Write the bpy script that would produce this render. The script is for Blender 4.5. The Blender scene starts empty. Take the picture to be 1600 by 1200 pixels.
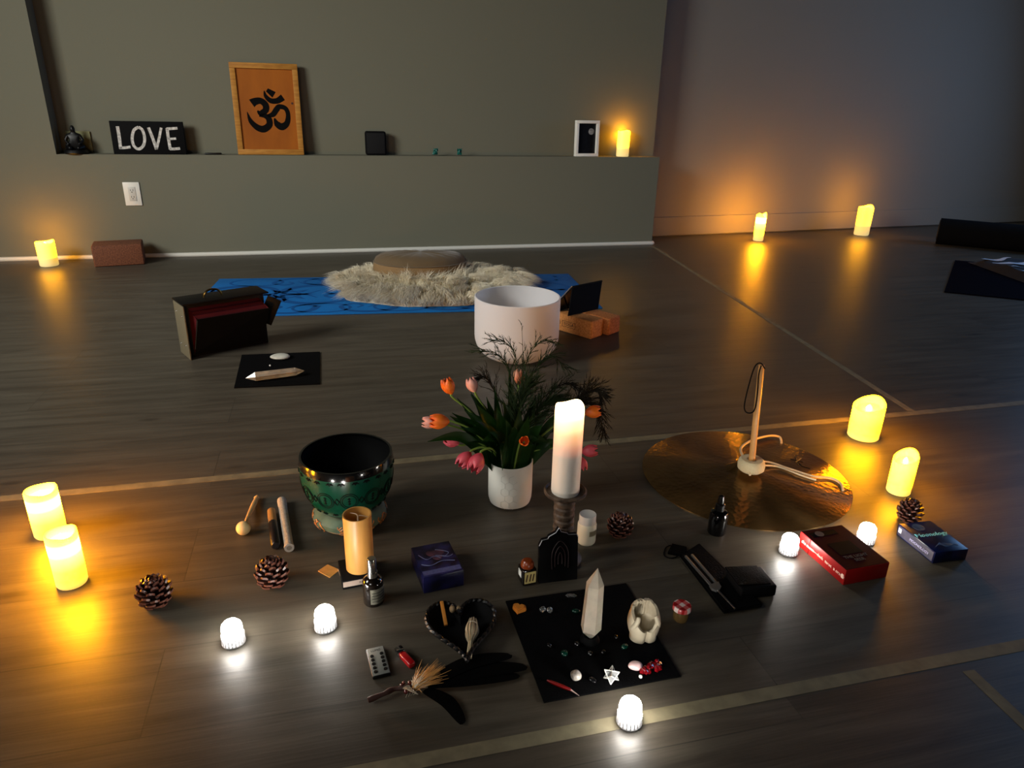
import bpy, bmesh, math, random
from mathutils import Vector, Matrix, noise
PI = math.pi
SC = bpy.context.scene
COL = SC.collection
random.seed(7)

# ------------------------------------------------------------------ camera
FPX = 1115.0; CAMH = 0.85
TH, RO, YA = math.radians(21.8), math.radians(1.4), math.radians(14.5)
FW = Vector((math.sin(YA)*math.cos(TH), math.cos(YA)*math.cos(TH), -math.sin(TH)))
R0 = Vector((math.cos(YA), -math.sin(YA), 0)); U0 = R0.cross(FW)
RT = R0*math.cos(RO)+U0*math.sin(RO); UP = -R0*math.sin(RO)+U0*math.cos(RO)
CP = Vector((0, 0, CAMH))
cd = bpy.data.cameras.new('camera'); cam = bpy.data.objects.new('camera', cd); COL.objects.link(cam)
m = Matrix.Identity(4)
for i in range(3):
    m[i][0] = RT[i]; m[i][1] = UP[i]; m[i][2] = -FW[i]; m[i][3] = CP[i]
cam.matrix_world = m
cd.sensor_width = 36; cd.lens = FPX/1600*36; cd.clip_start = 0.05
SC.camera = cam
# ------------------------------------------------------------------ view, world, room light
SC.view_settings.view_transform = 'Standard'; SC.view_settings.look = 'None'
SC.view_settings.exposure = 0.0; SC.view_settings.gamma = 1.0; SC.view_settings.use_curve_mapping = False
w = bpy.data.worlds.new('dusk'); SC.world = w; w.use_nodes = True
w.node_tree.nodes['Background'].inputs[0].default_value = (0.9, 0.95, 1.0, 1)
w.node_tree.nodes['Background'].inputs[1].default_value = 0.006
def area(name, loc, target, sx, sy, power, col, spread=180):
    l = bpy.data.lights.new(name, 'AREA'); l.shape = 'RECTANGLE'; l.size = sx; l.size_y = sy
    l.energy = power; l.color = col; l.spread = math.radians(spread)
    o = bpy.data.objects.new(name, l); COL.objects.link(o); o.location = loc
    o.rotation_euler = (Vector(target)-Vector(loc)).to_track_quat('-Z', 'Y').to_euler()
    return o
area('window_light_left', (-3.2, 1.2, 2.1), (0.0, 3.4, 0.4), 1.5, 1.2, 50, (1.0, 0.99, 0.92), 90)
area('window_light_right', (5.6, 2.9, 1.3), (2.4, 2.6, 0.3), 1.2, 1.3, 30, (0.25, 0.52, 1.0), 165)
area('front_fill_light', (-1.9, -2.0, 2.0), (0.2, 2.6, 0.1), 1.2, 0.8, 4.5, (1.0, 0.98, 0.92), 80)  # weak fill added behind the camera to lift camera-facing surfaces

# ------------------------------------------------------------------ pixel <-> place helpers (1600x1200)
def ray(px, py): return FW+RT*((px-800)/FPX)-UP*((py-600)/FPX)
def P(px, py, z=0.0):
    d = ray(px, py); return CP+d*((z-CAMH)/d.z)
def PY(px, py, Y):
    d = ray(px, py); return CP+d*(Y/d.y)
def HZ(p, py):
    a = UP*FPX-FW*(600-py); return -(a.x*p[0]+a.y*p[1])/a.z+CAMH
def on(px, py, r=0.0, z=0.0):
    p = P(px, py, z); d = Vector((p.x, p.y, 0)).normalized(); return p+d*r
# ------------------------------------------------------------------ materials
def lin(c):
    return tuple(((v/255)/12.92 if v/255 <= 0.04045 else ((v/255+0.055)/1.055)**2.4) for v in c)+(1,)
MATS = {}
def mat(name, col, rough=0.5, metal=0.0, coat=0.0, spec=0.5, trans=0.0, ior=1.45, sheen=0.0, sss=0.0, noise_amt=0.0, nscale=40, bump=0.0, bscale=60, stretch=None, col2=None):
    if name in MATS: return MATS[name]
    mt = bpy.data.materials.new(name); mt.use_nodes = True; nt = mt.node_tree; b = nt.nodes['Principled BSDF']
    c = lin(col)
    b.inputs['Base Color'].default_value = c; b.inputs['Roughness'].default_value = rough; b.inputs['Metallic'].default_value = metal
    b.inputs['Coat Weight'].default_value = coat; b.inputs['Coat Roughness'].default_value = 0.08; b.inputs['Specular IOR Level'].default_value = spec
    b.inputs['Transmission Weight'].default_value = trans; b.inputs['IOR'].default_value = ior; b.inputs['Sheen Weight'].default_value = sheen
    if sss:
        b.inputs['Subsurface Weight'].default_value = sss; b.inputs['Subsurface Scale'].default_value = 0.01
    if noise_amt or bump or col2:
        tc = nt.nodes.new('ShaderNodeTexCoord'); mp = nt.nodes.new('ShaderNodeMapping')
        nt.links.new(tc.outputs['Object'], mp.inputs[0])
        if stretch: mp.inputs['Scale'].default_value = stretch
        if noise_amt or col2:
            n = nt.nodes.new('ShaderNodeTexNoise'); n.inputs['Scale'].default_value = nscale; n.inputs['Detail'].default_value = 6
            nt.links.new(mp.outputs[0], n.inputs[0])
            r = nt.nodes.new('ShaderNodeValToRGB'); nt.links.new(n.outputs[0], r.inputs[0])
            r.color_ramp.elements[0].position = 0.35; r.color_ramp.elements[1].position = 0.65
            c2 = lin(col2) if col2 else tuple(max(0, v*(1-noise_amt)) for v in c[:3])+(1,)
            r.color_ramp.elements[0].color = c2; r.color_ramp.elements[1].color = c
            nt.links.new(r.outputs[0], b.inputs['Base Color'])
        if bump:
            n2 = nt.nodes.new('ShaderNodeTexNoise'); n2.inputs['Scale'].default_value = bscale; n2.inputs['Detail'].default_value = 4
            nt.links.new(mp.outputs[0], n2.inputs[0])
            bp = nt.nodes.new('ShaderNodeBump'); bp.inputs['Strength'].default_value = bump; bp.inputs['Distance'].default_value = 0.003
            nt.links.new(n2.outputs[0], bp.inputs['Height']); nt.links.new(bp.outputs[0], b.inputs['Normal'])
    MATS[name] = mt; return mt
def glow_mat(name, stops, base=(230, 215, 170), rough=0.5, coord='Generated'):
    mt = bpy.data.materials.new(name); mt.use_nodes = True; nt = mt.node_tree; b = nt.nodes['Principled BSDF']
    b.inputs['Base Color'].default_value = lin(base); b.inputs['Roughness'].default_value = rough
    tc = nt.nodes.new('ShaderNodeTexCoord'); sp = nt.nodes.new('ShaderNodeSeparateXYZ'); nt.links.new(tc.outputs[coord], sp.inputs[0])
    r = nt.nodes.new('ShaderNodeValToRGB'); nt.links.new(sp.outputs[2], r.inputs[0])
    mx = max(max(s[1]) for s in stops)
    els = r.color_ramp.elements
    while len(els) < len(stops): els.new(0.5)
    for e, s in zip(els, stops):
        e.position = s[0]; e.color = tuple(v/mx for v in s[1])+(1,)
    nt.links.new(r.outputs[0], b.inputs['Emission Color']); b.inputs['Emission Strength'].default_value = mx
    MATS[name] = mt; return mt
# ------------------------------------------------------------------ object helpers
def tag(o, label=None, cat=None, group=None, kind=None):
    if label: o['label'] = label
    if cat: o['category'] = cat
    if group: o['group'] = group
    if kind: o['kind'] = kind
    return o
def thing(name, label, cat, loc=(0, 0, 0), rotz=0.0, group=None):
    o = bpy.data.objects.new(name, None); o.empty_display_size = 0.02; COL.objects.link(o)
    o.location = loc; o.rotation_euler = (0, 0, rotz); tag(o, label, cat, group); return o
def obj(name, bm, m, parent=None, smooth=True, loc=None, rot=None, normals=True):
    if normals: bmesh.ops.recalc_face_normals(bm, faces=bm.faces[:])
    me = bpy.data.meshes.new(name); bm.to_mesh(me); bm.free()
    o = bpy.data.objects.new(name, me); COL.objects.link(o)
    for x in (m if isinstance(m, (list, tuple)) else [m]): me.materials.append(x)
    if smooth:
        for p in me.polygons: p.use_smooth = True
        try: me.set_sharp_from_angle(angle=math.radians(38))
        except Exception: pass
    if parent: o.parent = parent
    if loc is not None: o.location = loc
    if rot is not None: o.rotation_euler = rot
    return o
def struct(name, bm, m, smooth=False): return tag(obj(name, bm, m, smooth=smooth), kind='structure')
def NB(): return bmesh.new()
def add_box(bm, c, s, bevel=0.0, rot=None, seg=2, mi=0):
    r = bmesh.ops.create_cube(bm, size=1.0); vs = r['verts']
    for v in vs: v.co = Vector((v.co.x*s[0], v.co.y*s[1], v.co.z*s[2]))
    if bevel:
        es = list({e for v in vs for e in v.link_edges})
        rr = bmesh.ops.bevel(bm, geom=es, offset=bevel, segments=seg, affect='EDGES', profile=0.5)
        vs = list({v for f in rr['faces'] for v in f.verts} | {v for v in vs if v.is_valid})
    M = Matrix.Translation(Vector(c))
    if rot is not None: M = M @ rot.to_4x4()
    fs = set()
    for v in vs:
        v.co = M @ v.co
        for f in v.link_faces: fs.add(f)
    for f in fs: f.material_index = mi
    return vs
def box(c, s, bevel=0.0, rot=None, seg=2):
    bm = NB(); add_box(bm, c, s, bevel, rot, seg); return bm
def add_lathe(bm, prof, seg=40, c=(0, 0, 0), M=None, fn=None, mi=0):
    rings = []
    for (r, z) in prof:
        if r < 1e-6:
            v = Vector((0, 0, z)); rings.append([bm.verts.new(v)])
        else:
            ring = []
            for k in range(seg):
                a = 2*PI*k/seg; rr, zz = (fn(r, z, a) if fn else (r, z))
                ring.append(bm.verts.new(Vector((rr*math.cos(a), rr*math.sin(a), zz))))
            rings.append(ring)
    for a, b in zip(rings[:-1], rings[1:]):
        if len(a) == 1 and len(b) == 1: continue
        for k in range(seg):
            k2 = (k+1) % seg
            if len(a) == 1: f = bm.faces.new((a[0], b[k2], b[k]))
            elif len(b) == 1: f = bm.faces.new((a[k], a[k2], b[0]))
            else: f = bm.faces.new((a[k], a[k2], b[k2], b[k]))
            f.material_index = mi
    for ring in rings:
        for v in ring:
            if M is not None: v.co = M @ v.co
            v.co += Vector(c)
    return rings
def lathe(prof, seg=40, **k):
    bm = NB(); add_lathe(bm, prof, seg, **k); return bm
def spline(pts, n=8):
    pts = [Vector(p) for p in pts]
    if len(pts) == 2: return [pts[0].lerp(pts[1], i/n) for i in range(n+1)]
    out = []
    for i in range(len(pts)-1):
        p0 = pts[max(i-1, 0)]; p1 = pts[i]; p2 = pts[i+1]; p3 = pts[min(i+2, len(pts)-1)]
        for k in range(n):
            t = k/n
            out.append(0.5*((2*p1)+(-p0+p2)*t+(2*p0-5*p1+4*p2-p3)*t*t+(-p0+3*p1-3*p2+p3)*t**3))
    out.append(pts[-1]); return out
def add_tube(bm, pts, rad, sides=8, cap=True, mi=0):
    n = len(pts); pts = [Vector(p) for p in pts]
    rf = rad if callable(rad) else (lambda t: rad)
    prev = None; rings = []
    for i, p in enumerate(pts):
        t = (pts[min(i+1, n-1)]-pts[max(i-1, 0)]).normalized()
        if prev is None:
            x = t.orthogonal().normalized()
        else:
            x = (prev-t*prev.dot(t))
            x = x.normalized() if x.length > 1e-6 else t.orthogonal().normalized()
        prev = x; y = t.cross(x); r = rf(i/(n-1))
        rings.append([bm.verts.new(p+x*(r*math.cos(2*PI*k/sides))+y*(r*math.sin(2*PI*k/sides))) for k in range(sides)])
    for a, b in zip(rings[:-1], rings[1:]):
        for k in range(sides):
            f = bm.faces.new((a[k], a[(k+1) % sides], b[(k+1) % sides], b[k])); f.material_index = mi
    if cap:
        for rg in (rings[0][::-1], rings[-1]):
            f = bm.faces.new(rg); f.material_index = mi
def tube(pts, rad, sides=10, cap=True):
    bm = NB(); add_tube(bm, pts, rad, sides, cap); return bm
def add_prism(bm, poly, z0, z1, mi=0, M=None):
    lo = [bm.verts.new((p[0], p[1], z0)) for p in poly]; hi = [bm.verts.new((p[0], p[1], z1)) for p in poly]
    fs = [bm.faces.new(lo[::-1]), bm.faces.new(hi)]
    n = len(poly)
    for i in range(n): fs.append(bm.faces.new((lo[i], lo[(i+1) % n], hi[(i+1) % n], hi[i])))
    for f in fs: f.material_index = mi
    if M is not None:
        for v in lo+hi: v.co = M @ v.co
def prism(poly, z0, z1, M=None):
    bm = NB(); add_prism(bm, poly, z0, z1, M=M); return bm
def add_ribbon(bm, pts, wid, y=0.0, th=0.0008, M=None):
    """painted stroke: 2-D centre line in (x,z) with width function, a thin slab facing -y"""
    n = len(pts); wf = wid if callable(wid) else (lambda t: wid); L = []
    for i, p in enumerate(pts):
        a = Vector(pts[max(i-1, 0)]); b = Vector(pts[min(i+1, n-1)]); t = (b-a).normalized(); nn = Vector((-t.y, t.x))
        w_ = wf(i/(n-1))/2
        row = []
        for s in (1, -1):
            q = Vector(p)+nn*w_*s
            for d in (0, th): row.append(bm.verts.new((q.x, y-d, q.y)))
        L.append(row)
    for a, b in zip(L[:-1], L[1:]):
        bm.faces.new((a[1], b[1], b[3], a[3])); bm.faces.new((a[0], b[0], b[1], a[1])); bm.faces.new((a[2], a[3], b[3], b[2]))
    bm.faces.new((L[0][0], L[0][1], L[0][3], L[0][2])); bm.faces.new((L[-1][0], L[-1][2], L[-1][3], L[-1][1]))
    if M is not None:
        for row in L:
            for v in row: v.co = M @ v.co
def sp2(pts, n=8): return [Vector((p.x, p.y)) for p in spline([Vector((a, b, 0)) for a, b in pts], n)]
def text_obj(name, body, size, m, parent, M, depth=0.0003, align='CENTER', shear=0.0):
    cu = bpy.data.curves.new(name, 'FONT'); cu.body = body; cu.size = size; cu.extrude = depth; cu.align_x = align; cu.align_y = 'CENTER'; cu.shear = shear
    cu.resolution_u = 3
    t = bpy.data.objects.new(name+'_text', cu); COL.objects.link(t)
    dg = bpy.context.evaluated_depsgraph_get(); me = bpy.data.meshes.new_from_object(t.evaluated_get(dg))
    bpy.data.objects.remove(t); bpy.data.curves.remove(cu)
    me.transform(M); me.materials.clear(); me.materials.append(m)
    o = bpy.data.objects.new(name, me); COL.objects.link(o); o.parent = parent; return o
def copy_tree(o, parent=None):
    c = o.copy(); COL.objects.link(c)
    if parent: c.parent = parent
    for ch in list(o.children):
        copy_tree(ch, c)
    return c
RZ = lambda a: Matrix.Rotation(a, 4, 'Z')
RX = lambda a: Matrix.Rotation(a, 4, 'X')
RY = lambda a: Matrix.Rotation(a, 4, 'Y')
TR = lambda *v: Matrix.Translation(Vector(v))
# ------------------------------------------------------------------ shared materials
BLACK = mat('black_plastic', (8, 8, 9), 0.4, spec=0.3)
MATTE = mat('matte_black', (5, 5, 6), 0.8, spec=0.15)
CLOTH_B = mat('black_velvet', (4, 4, 5), 0.95, spec=0.08, bump=0.4, bscale=300)
WHITE = mat('white_paint', (228, 226, 218), 0.5)
CORK = mat('cork', (222, 150, 82), 0.85, col2=(190, 118, 58), nscale=160, bump=0.5, bscale=250)
CORKD = mat('cork_dark', (120, 70, 42), 0.8, col2=(88, 48, 28), nscale=160, bump=0.5, bscale=250)
PINE = mat('pine_frame', (176, 124, 54), 0.6, spec=0.2, col2=(150, 100, 40), nscale=14, stretch=(1, 1, 6))
GLASSB = mat('black_glass', (8, 7, 7), 0.06, coat=0.6)
CHROME = mat('chrome', (210, 210, 210), 0.16, metal=1.0)
SUEDE = mat('suede', (176, 168, 156), 0.95, bump=0.7, bscale=400, noise_amt=0.25, nscale=120)
WOODL = mat('pale_wood', (205, 165, 105), 0.45, noise_amt=0.2, nscale=20, stretch=(1, 1, 5))
TAPE = mat('tape_line', (116, 108, 84), 0.7, noise_amt=0.3, nscale=30)

# ================================================================== SETTING
def floor_mat():
    mt = bpy.data.materials.new('vinyl_planks'); mt.use_nodes = True; nt = mt.node_tree; b = nt.nodes['Principled BSDF']
    N = nt.nodes.new; L = nt.links.new
    tc = N('ShaderNodeTexCoord')
    br = N('ShaderNodeTexBrick'); br.offset = 0.37; br.offset_frequency = 2
    br.inputs['Scale'].default_value = 1.0; br.inputs['Brick Width'].default_value = 1.5; br.inputs['Row Height'].default_value = 0.18
    br.inputs['Mortar Size'].default_value = 0.0011; br.inputs['Mortar Smooth'].default_value = 0.2; br.inputs['Bias'].default_value = 0
    br.inputs['Color1'].default_value = (0.15, 0.15, 0.15, 1); br.inputs['Color2'].default_value = (0.85, 0.85, 0.85, 1); br.inputs['Mortar'].default_value = (0, 0, 0, 1)
    mp0 = N('ShaderNodeMapping'); mp0.inputs['Location'].default_value = (0.31, 0.05, 0); L(tc.outputs['Object'], mp0.inputs[0]); L(mp0.outputs[0], br.inputs[0])
    # long grain
    mp = N('ShaderNodeMapping'); mp.inputs['Scale'].default_value = (1.3, 14, 1); L(tc.outputs['Object'], mp.inputs[0])
    add = N('ShaderNodeVectorMath'); add.operation = 'ADD'; L(mp.outputs[0], add.inputs[0])
    sc = N('ShaderNodeVectorMath'); sc.operation = 'SCALE'; sc.inputs['Scale'].default_value = 7.0; L(br.outputs['Color'], sc.inputs[0]); L(sc.outputs[0], add.inputs[1])
    n1 = N('ShaderNodeTexNoise'); n1.inputs['Scale'].default_value = 2.2; n1.inputs['Detail'].default_value = 8; n1.inputs['Roughness'].default_value = 0.62; n1.inputs['Distortion'].default_value = 0.6; L(add.outputs[0], n1.inputs[0])
    mp2 = N('ShaderNodeMapping'); mp2.inputs['Scale'].default_value = (3, 90, 1); L(tc.outputs['Object'], mp2.inputs[0])
    n2 = N('ShaderNodeTexNoise'); n2.inputs['Scale'].default_value = 3.0; n2.inputs['Detail'].default_value = 6; L(mp2.outputs[0], n2.inputs[0])
    r1 = N('ShaderNodeValToRGB'); L(n1.outputs[0], r1.inputs[0])
    e = r1.color_ramp.elements; e[0].position = 0.30; e[0].color = lin((58, 52, 44)); e[1].position = 0.72; e[1].color = lin((84, 78, 67))
    m1 = N('ShaderNodeMix'); m1.data_type = 'RGBA'; m1.blend_type = 'MULTIPLY'; m1.inputs['Factor'].default_value = 0.3
    L(r1.outputs[0], m1.inputs['A'])
    r2 = N('ShaderNodeValToRGB'); L(n2.outputs[0], r2.inputs[0]); r2.color_ramp.elements[0].position = 0.3; r2.color_ramp.elements[0].color = (0.55, 0.53, 0.5, 1); r2.color_ramp.elements[1].position = 0.6
    L(r2.outputs[0], m1.inputs['B'])
    # plank to plank tone + seams
    m2 = N('ShaderNodeMix'); m2.data_type = 'RGBA'; m2.blend_type = 'MULTIPLY'; m2.inputs['Factor'].default_value = 1.0
    r3 = N('ShaderNodeValToRGB'); L(br.outputs['Color'], r3.inputs[0]); r3.color_ramp.elements[0].position = 0.0; r3.color_ramp.elements[0].color = (0.62, 0.62, 0.62, 1)
    r3.color_ramp.elements[1].position = 0.9; r3.color_ramp.elements[1].color = (1.05, 1.05, 1.05, 1); k = r3.color_ramp.elements.new(0.12); k.color = (0.93, 0.93, 0.93, 1)
    L(m1.outputs['Result'], m2.inputs['A']); L(r3.outputs[0], m2.inputs['B'])
    # knots
    mpk = N('ShaderNodeMapping'); mpk.inputs['Scale'].default_value = (2.6, 7.5, 1); L(tc.outputs['Object'], mpk.inputs[0])
    vo = N('ShaderNodeTexVoronoi'); vo.inputs['Scale'].default_value = 1.0; L(mpk.outputs[0], vo.inputs[0])
    rk = N('ShaderNodeValToRGB'); L(vo.outputs['Distance'], rk.inputs[0]); rk.color_ramp.elements[0].position = 0.03; rk.color_ramp.elements[0].color = (0.45, 0.42, 0.4, 1); rk.color_ramp.elements[1].position = 0.10
    m3 = N('ShaderNodeMix'); m3.data_type = 'RGBA'; m3.blend_type = 'MULTIPLY'; m3.inputs['Factor'].default_value = 0.8
    L(m2.outputs['Result'], m3.inputs['A']); L(rk.outputs[0], m3.inputs['B']); L(m3.outputs['Result'], b.inputs['Base Color'])
    rr = N('ShaderNodeMapRange'); L(n1.outputs[0], rr.inputs[0]); rr.inputs['To Min'].default_value = 0.36; rr.inputs['To Max'].default_value = 0.50; L(rr.outputs[0], b.inputs['Roughness'])
    b.inputs['Specular IOR Level'].default_value = 0.42
    bp = N('ShaderNodeBump'); bp.inputs['Strength'].default_value = 0.12; bp.inputs['Distance'].default_value = 0.002; L(n2.outputs[0], bp.inputs['Height']); L(bp.outputs[0], b.inputs['Normal'])
    return mt
bm = NB(); add_box(bm, (1.5, 1.6, -0.05), (10.6, 8.8, 0.1)); struct('floor', bm, floor_mat())
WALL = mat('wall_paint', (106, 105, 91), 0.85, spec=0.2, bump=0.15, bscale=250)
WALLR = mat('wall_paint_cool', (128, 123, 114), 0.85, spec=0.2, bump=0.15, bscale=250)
WY = 4.238; LEDGE = 0.535; XE = 2.0
bm = NB()
add_box(bm, ((-3.8+XE)/2, WY+0.24, LEDGE/2), (XE+3.8, 0.48, LEDGE)); add_box(bm, ((-3.8-1.32)/2, WY+0.24, LEDGE+1.3), (3.8-1.32, 0.48, 2.6))
add_box(bm, ((-1.32+XE)/2, WY+0.10+0.18, LEDGE+1.3), (XE+1.32, 0.36, 2.6))
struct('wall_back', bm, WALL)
# rear wall, slightly skewed, behind the partition
a = Vector((1.6, 4.45, 0)); b = Vector((6.9, 4.87, 0)); d = (b-a).normalized(); ang = math.atan2(d.y, d.x); mid = (a+b)/2
nrm = Vector((-d.y, d.x, 0))
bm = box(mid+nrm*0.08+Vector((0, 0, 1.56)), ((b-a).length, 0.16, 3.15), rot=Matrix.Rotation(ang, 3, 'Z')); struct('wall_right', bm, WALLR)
bm = box(mid-nrm*0.006+Vector((0, 0, 0.069)), ((b-a).length, 0.014, 0.125), 0.003, rot=Matrix.Rotation(ang, 3, 'Z')); struct('baseboard_right', bm, WALLR)
# rounded white shoe moulding that wraps round the partition corner
bm = NB()
pts = [Vector((-3.8, WY-0.004, 0.008)), Vector((XE-0.006, WY-0.004, 0.008))]+[Vector((XE-0.006+0.014*math.sin(t), WY+0.010-0.014*math.cos(t), 0.008)) for t in (0.4, 0.8, 1.2, 1.57)]+[Vector((XE+0.008, WY+0.2, 0.008))]
add_tube(bm, pts, 0.013, 10)
struct('baseboard_back', bm, mat('moulding_white', (205, 203, 194), 0.5), smooth=True)
def tape(name, p, q, wd, label):
    p = Vector(p); q = Vector(q); t = (q-p).normalized(); n = Vector((-t.y, t.x, 0))*wd/2
    bm = prism([(p+n), (q+n), (q-n), (p-n)], 0.0, 0.0004)
    tag(obj(name, bm, TAPE, smooth=False), label, 'tape', 'tape lines on the floor')
tape('floor_tape', (-3.2, 1.604, 0), (5.5, 1.604, 0), 0.026, 'long pale tape line on the floor running behind the green bowl, vase and cymbal')
tape('floor_tape', (-0.3, 0.725, 0), (3.4, 0.725, 0), 0.024, 'pale tape line on the floor running past the tealight nearest the camera')
p1 = P(1022, 386); p2 = P(1420, 640)
tape('floor_tape', (p1.x, p1.y, 0), (p2.x, p2.y-0.01, 0), 0.022, 'pale tape line running from the wall corner across to the long tape line')
p1 = P(1513, 1048); p2 = P(1640, 1168)
tape('floor_tape', p1, p2, 0.022, 'short pale tape stub near the bottom right corner')

# ================================================================== LED candles
LEDM = glow_mat('glowing_wax', [(0.0, (0.9, 0.5, 0.10)), (0.18, (1.8, 0.78, 0.05)), (0.38, (34, 12, 0.05)), (0.60, (130, 46, 0.4)), (0.74, (210, 76, 2.4)), (0.86, (110, 38, 0.2)), (1.0, (60, 21, 0.05))])
LEDF = glow_mat('brightly_glowing_wax', [(0.0, (1.2, 0.62, 0.10)), (0.16, (3.0, 1.2, 0.05)), (0.34, (44, 15, 0.08)), (0.60, (160, 55, 0.5)), (0.74, (260, 90, 2.6)), (0.86, (140, 48, 0.3)), (1.0, (76, 26, 0.08))])
LEDR = glow_mat('evenly_glowing_wax', [(0.0, (1.1, 0.72, 0.10)), (0.16, (2.0, 0.86, 0.03)), (0.40, (34, 12, 0.03)), (0.70, (120, 42, 0.12)), (1.0, (66, 24, 0.04))])
LEDD = glow_mat('softly_glowing_wax', [(0.0, (0.55, 0.40, 0.13)), (0.3, (0.95, 0.52, 0.06)), (0.6, (14.0, 5.4, 0.04)), (0.85, (42, 16, 0.05)), (1.0, (30, 11.5, 0.05))])
BULB = glow_mat('candle_bulb', [(0, (30, 18, 4)), (1, (30, 18, 4))])
def led_candle(p, r, h, label, m, amp=0.06, slant=0.0, phase=0.0, group=None):
    t = thing('candle', label, 'candle', p, 0, group)
    def fn(rr, z, a):
        k = max(0, (z/h-0.72)/0.28)
        return rr, z+k*h*(amp*math.sin(2*a+phase)*0.5+amp*0.35*math.sin(3*a+phase*2)+slant*math.cos(a-phase))
    prof = [(0, 0), (r*0.94, 0), (r, h*0.03), (r, h*0.3), (r, h*0.6), (r, h*0.85), (r, h*0.978), (r*0.965, h), (r*0.86, h*0.99), (r*0.80, h*0.93), (r*0.78, h*0.86), (r*0.5, h*0.83), (0, h*0.82)]
    obj('wax_body', lathe(prof, 36, fn=fn), m, t)
    obj('flame_bulb', lathe([(0, h*0.82), (r*0.13, h*0.83), (r*0.2, h*0.88), (r*0.12, h*0.94), (0, h*0.99)], 14), BULB, t)
    return t
g = 'battery pillar candles glowing yellow'
led_candle(on(78, 417, 0.042), 0.043, 0.122, 'glowing yellow pillar candle on the floor left of the brown cork block', LEDD, group=g)
led_candle((1.775, WY+0.055, LEDGE), 0.038, 0.148, 'glowing yellow pillar candle on the wall ledge beside the white framed picture', LEDD, amp=0.03, group=g)
led_candle(on(1184, 377, 0.036), 0.033, 0.172, 'thin glowing pillar candle on the floor by the wall, nearer the partition corner', LEDM, amp=0.10, phase=1.0, group=g)
led_candle(on(1345, 368, 0.04), 0.05, 0.196, 'glowing pillar candle by the rear wall, nearer the dark rolled mat', LEDD, slant=0.02, phase=0.5, group=g)
led_candle(on(116, 921, 0.026), 0.0262, 0.108, 'bright pillar candle at left, the nearer of a pair on lit floor', LEDF, amp=0.03, group=g)
led_candle(on(82, 842, 0.026), 0.0295, 0.102, 'bright pillar candle at left, the one partly hidden behind its nearer twin', LEDF, amp=0.03, group=g)
led_candle(on(1346, 690, 0.038), 0.0405, 0.098, 'wide glowing pillar candle with slanted top behind the cymbal on the tape line', LEDR, amp=0.04, slant=0.13, phase=0.3, group=g)
led_candle(on(1401, 775, 0.026), 0.0265, 0.093, 'small glowing pillar candle with slanted top standing above the right pine cone', LEDR, amp=0.04, slant=0.13, phase=0.3, group=g)

# ================================================================== white tealights
TEAM = glow_mat('tealight_glow', [(0.0, (2.2, 2.1, 2.0)), (0.30, (4, 3.8, 3.6)), (0.44, (60, 57, 53)), (1.0, (110, 104, 96))], base=(240, 240, 240))
RIB = mat('ribbed_clear_plastic', (205, 205, 207), 0.25)
def tealight(px, py, label):
    r = 0.0185; h = 0.036; p = on(px, py, r)
    t = thing('tealight', label, 'light', p, random.random(), 'white battery tealights on the floor')
    obj('diffuser', lathe([(0, 0.001), (r*0.88, 0.001), (r*0.90, 0.012), (r*0.90, 0.029), (r*0.84, 0.035), (r*0.66, 0.0392), (r*0.36, 0.0412), (0, 0.0416)], 28), TEAM, t)
    bm = NB()
    for k in range(20):
        a = 2*PI*k/20
        add_box(bm, (math.cos(a)*r*0.93, math.sin(a)*r*0.93, 0.0085), (0.0028, 0.0013, 0.017), rot=Matrix.Rotation(a, 3, 'Z'))
    add_lathe(bm, [(r*0.86, 0.0), (r*1.03, 0.0), (r*1.03, 0.0022), (r*0.86, 0.0022)], 40)
    obj('ribbed_skirt', bm, RIB, t)
tealight(367, 1014, 'lit white tealight, leftmost, on the floor below the left pine cone')
tealight(510, 991, 'lit white tealight on the floor below the dark spray bottle')
tealight(981, 1143, 'lit white tealight on the tape line in front of the black altar cloth')
tealight(1230, 870, 'lit white tealight at the left corner of the red box')
tealight(1350, 852, 'lit white tealight half hidden behind the red box')

# ================================================================== the big wax candle and its wooden holder
HOLD = on(876, 893, 0.04)
zt = HZ(HOLD, 766); zc = HZ(HOLD, 633)
WOODH = mat('weathered_turned_wood', (96, 78, 62), 0.6, col2=(52, 38, 28), nscale=60, bump=0.5, bscale=120)
t = thing('candle_holder', 'dark turned wooden candlestick under the tall white candle', 'candle holder', HOLD)
prof = [(0, 0), (0.038, 0), (0.040, 0.006), (0.036, 0.012), (0.028, 0.018), (0.030, 0.024), (0.024, 0.034), (0.016, 0.044), (0.021, 0.052), (0.0225, 0.060), (0.017, 0.068)]
z = 0.070
for k in range(5):
    prof += [(0.0205, z+0.005), (0.0205, z+0.010), (0.0180, z+0.013)]; z += 0.0138
prof += [(0.022, zt-0.014), (0.034, zt-0.008), (0.0405, zt-0.004), (0.0415, zt), (0.0385, zt+0.002), (0.0355, zt-0.002), (0, zt-0.002)]
prof = sorted(prof[:-3], key=lambda q: q[1])+prof[-3:]
obj('stand', lathe(prof, 40), WOODH, t)
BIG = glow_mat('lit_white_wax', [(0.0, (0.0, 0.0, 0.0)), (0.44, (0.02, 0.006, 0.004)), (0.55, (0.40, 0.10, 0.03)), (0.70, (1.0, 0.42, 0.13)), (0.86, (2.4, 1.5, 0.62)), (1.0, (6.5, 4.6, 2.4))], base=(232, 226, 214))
cz = zt-0.002
t = thing('pillar_candle', 'tall white wax candle burning on the wooden candlestick', 'candle', (HOLD.x, HOLD.y, cz))
H = zc-cz; r = 0.0272
def fnb(rr, z, a):
    k = max(0, (z/H-0.8)/0.2); return rr*(1+0.012*math.sin(3*a)), z+k*H*(0.012*math.sin(2*a+0.6)+0.010*math.sin(3*a))
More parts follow.
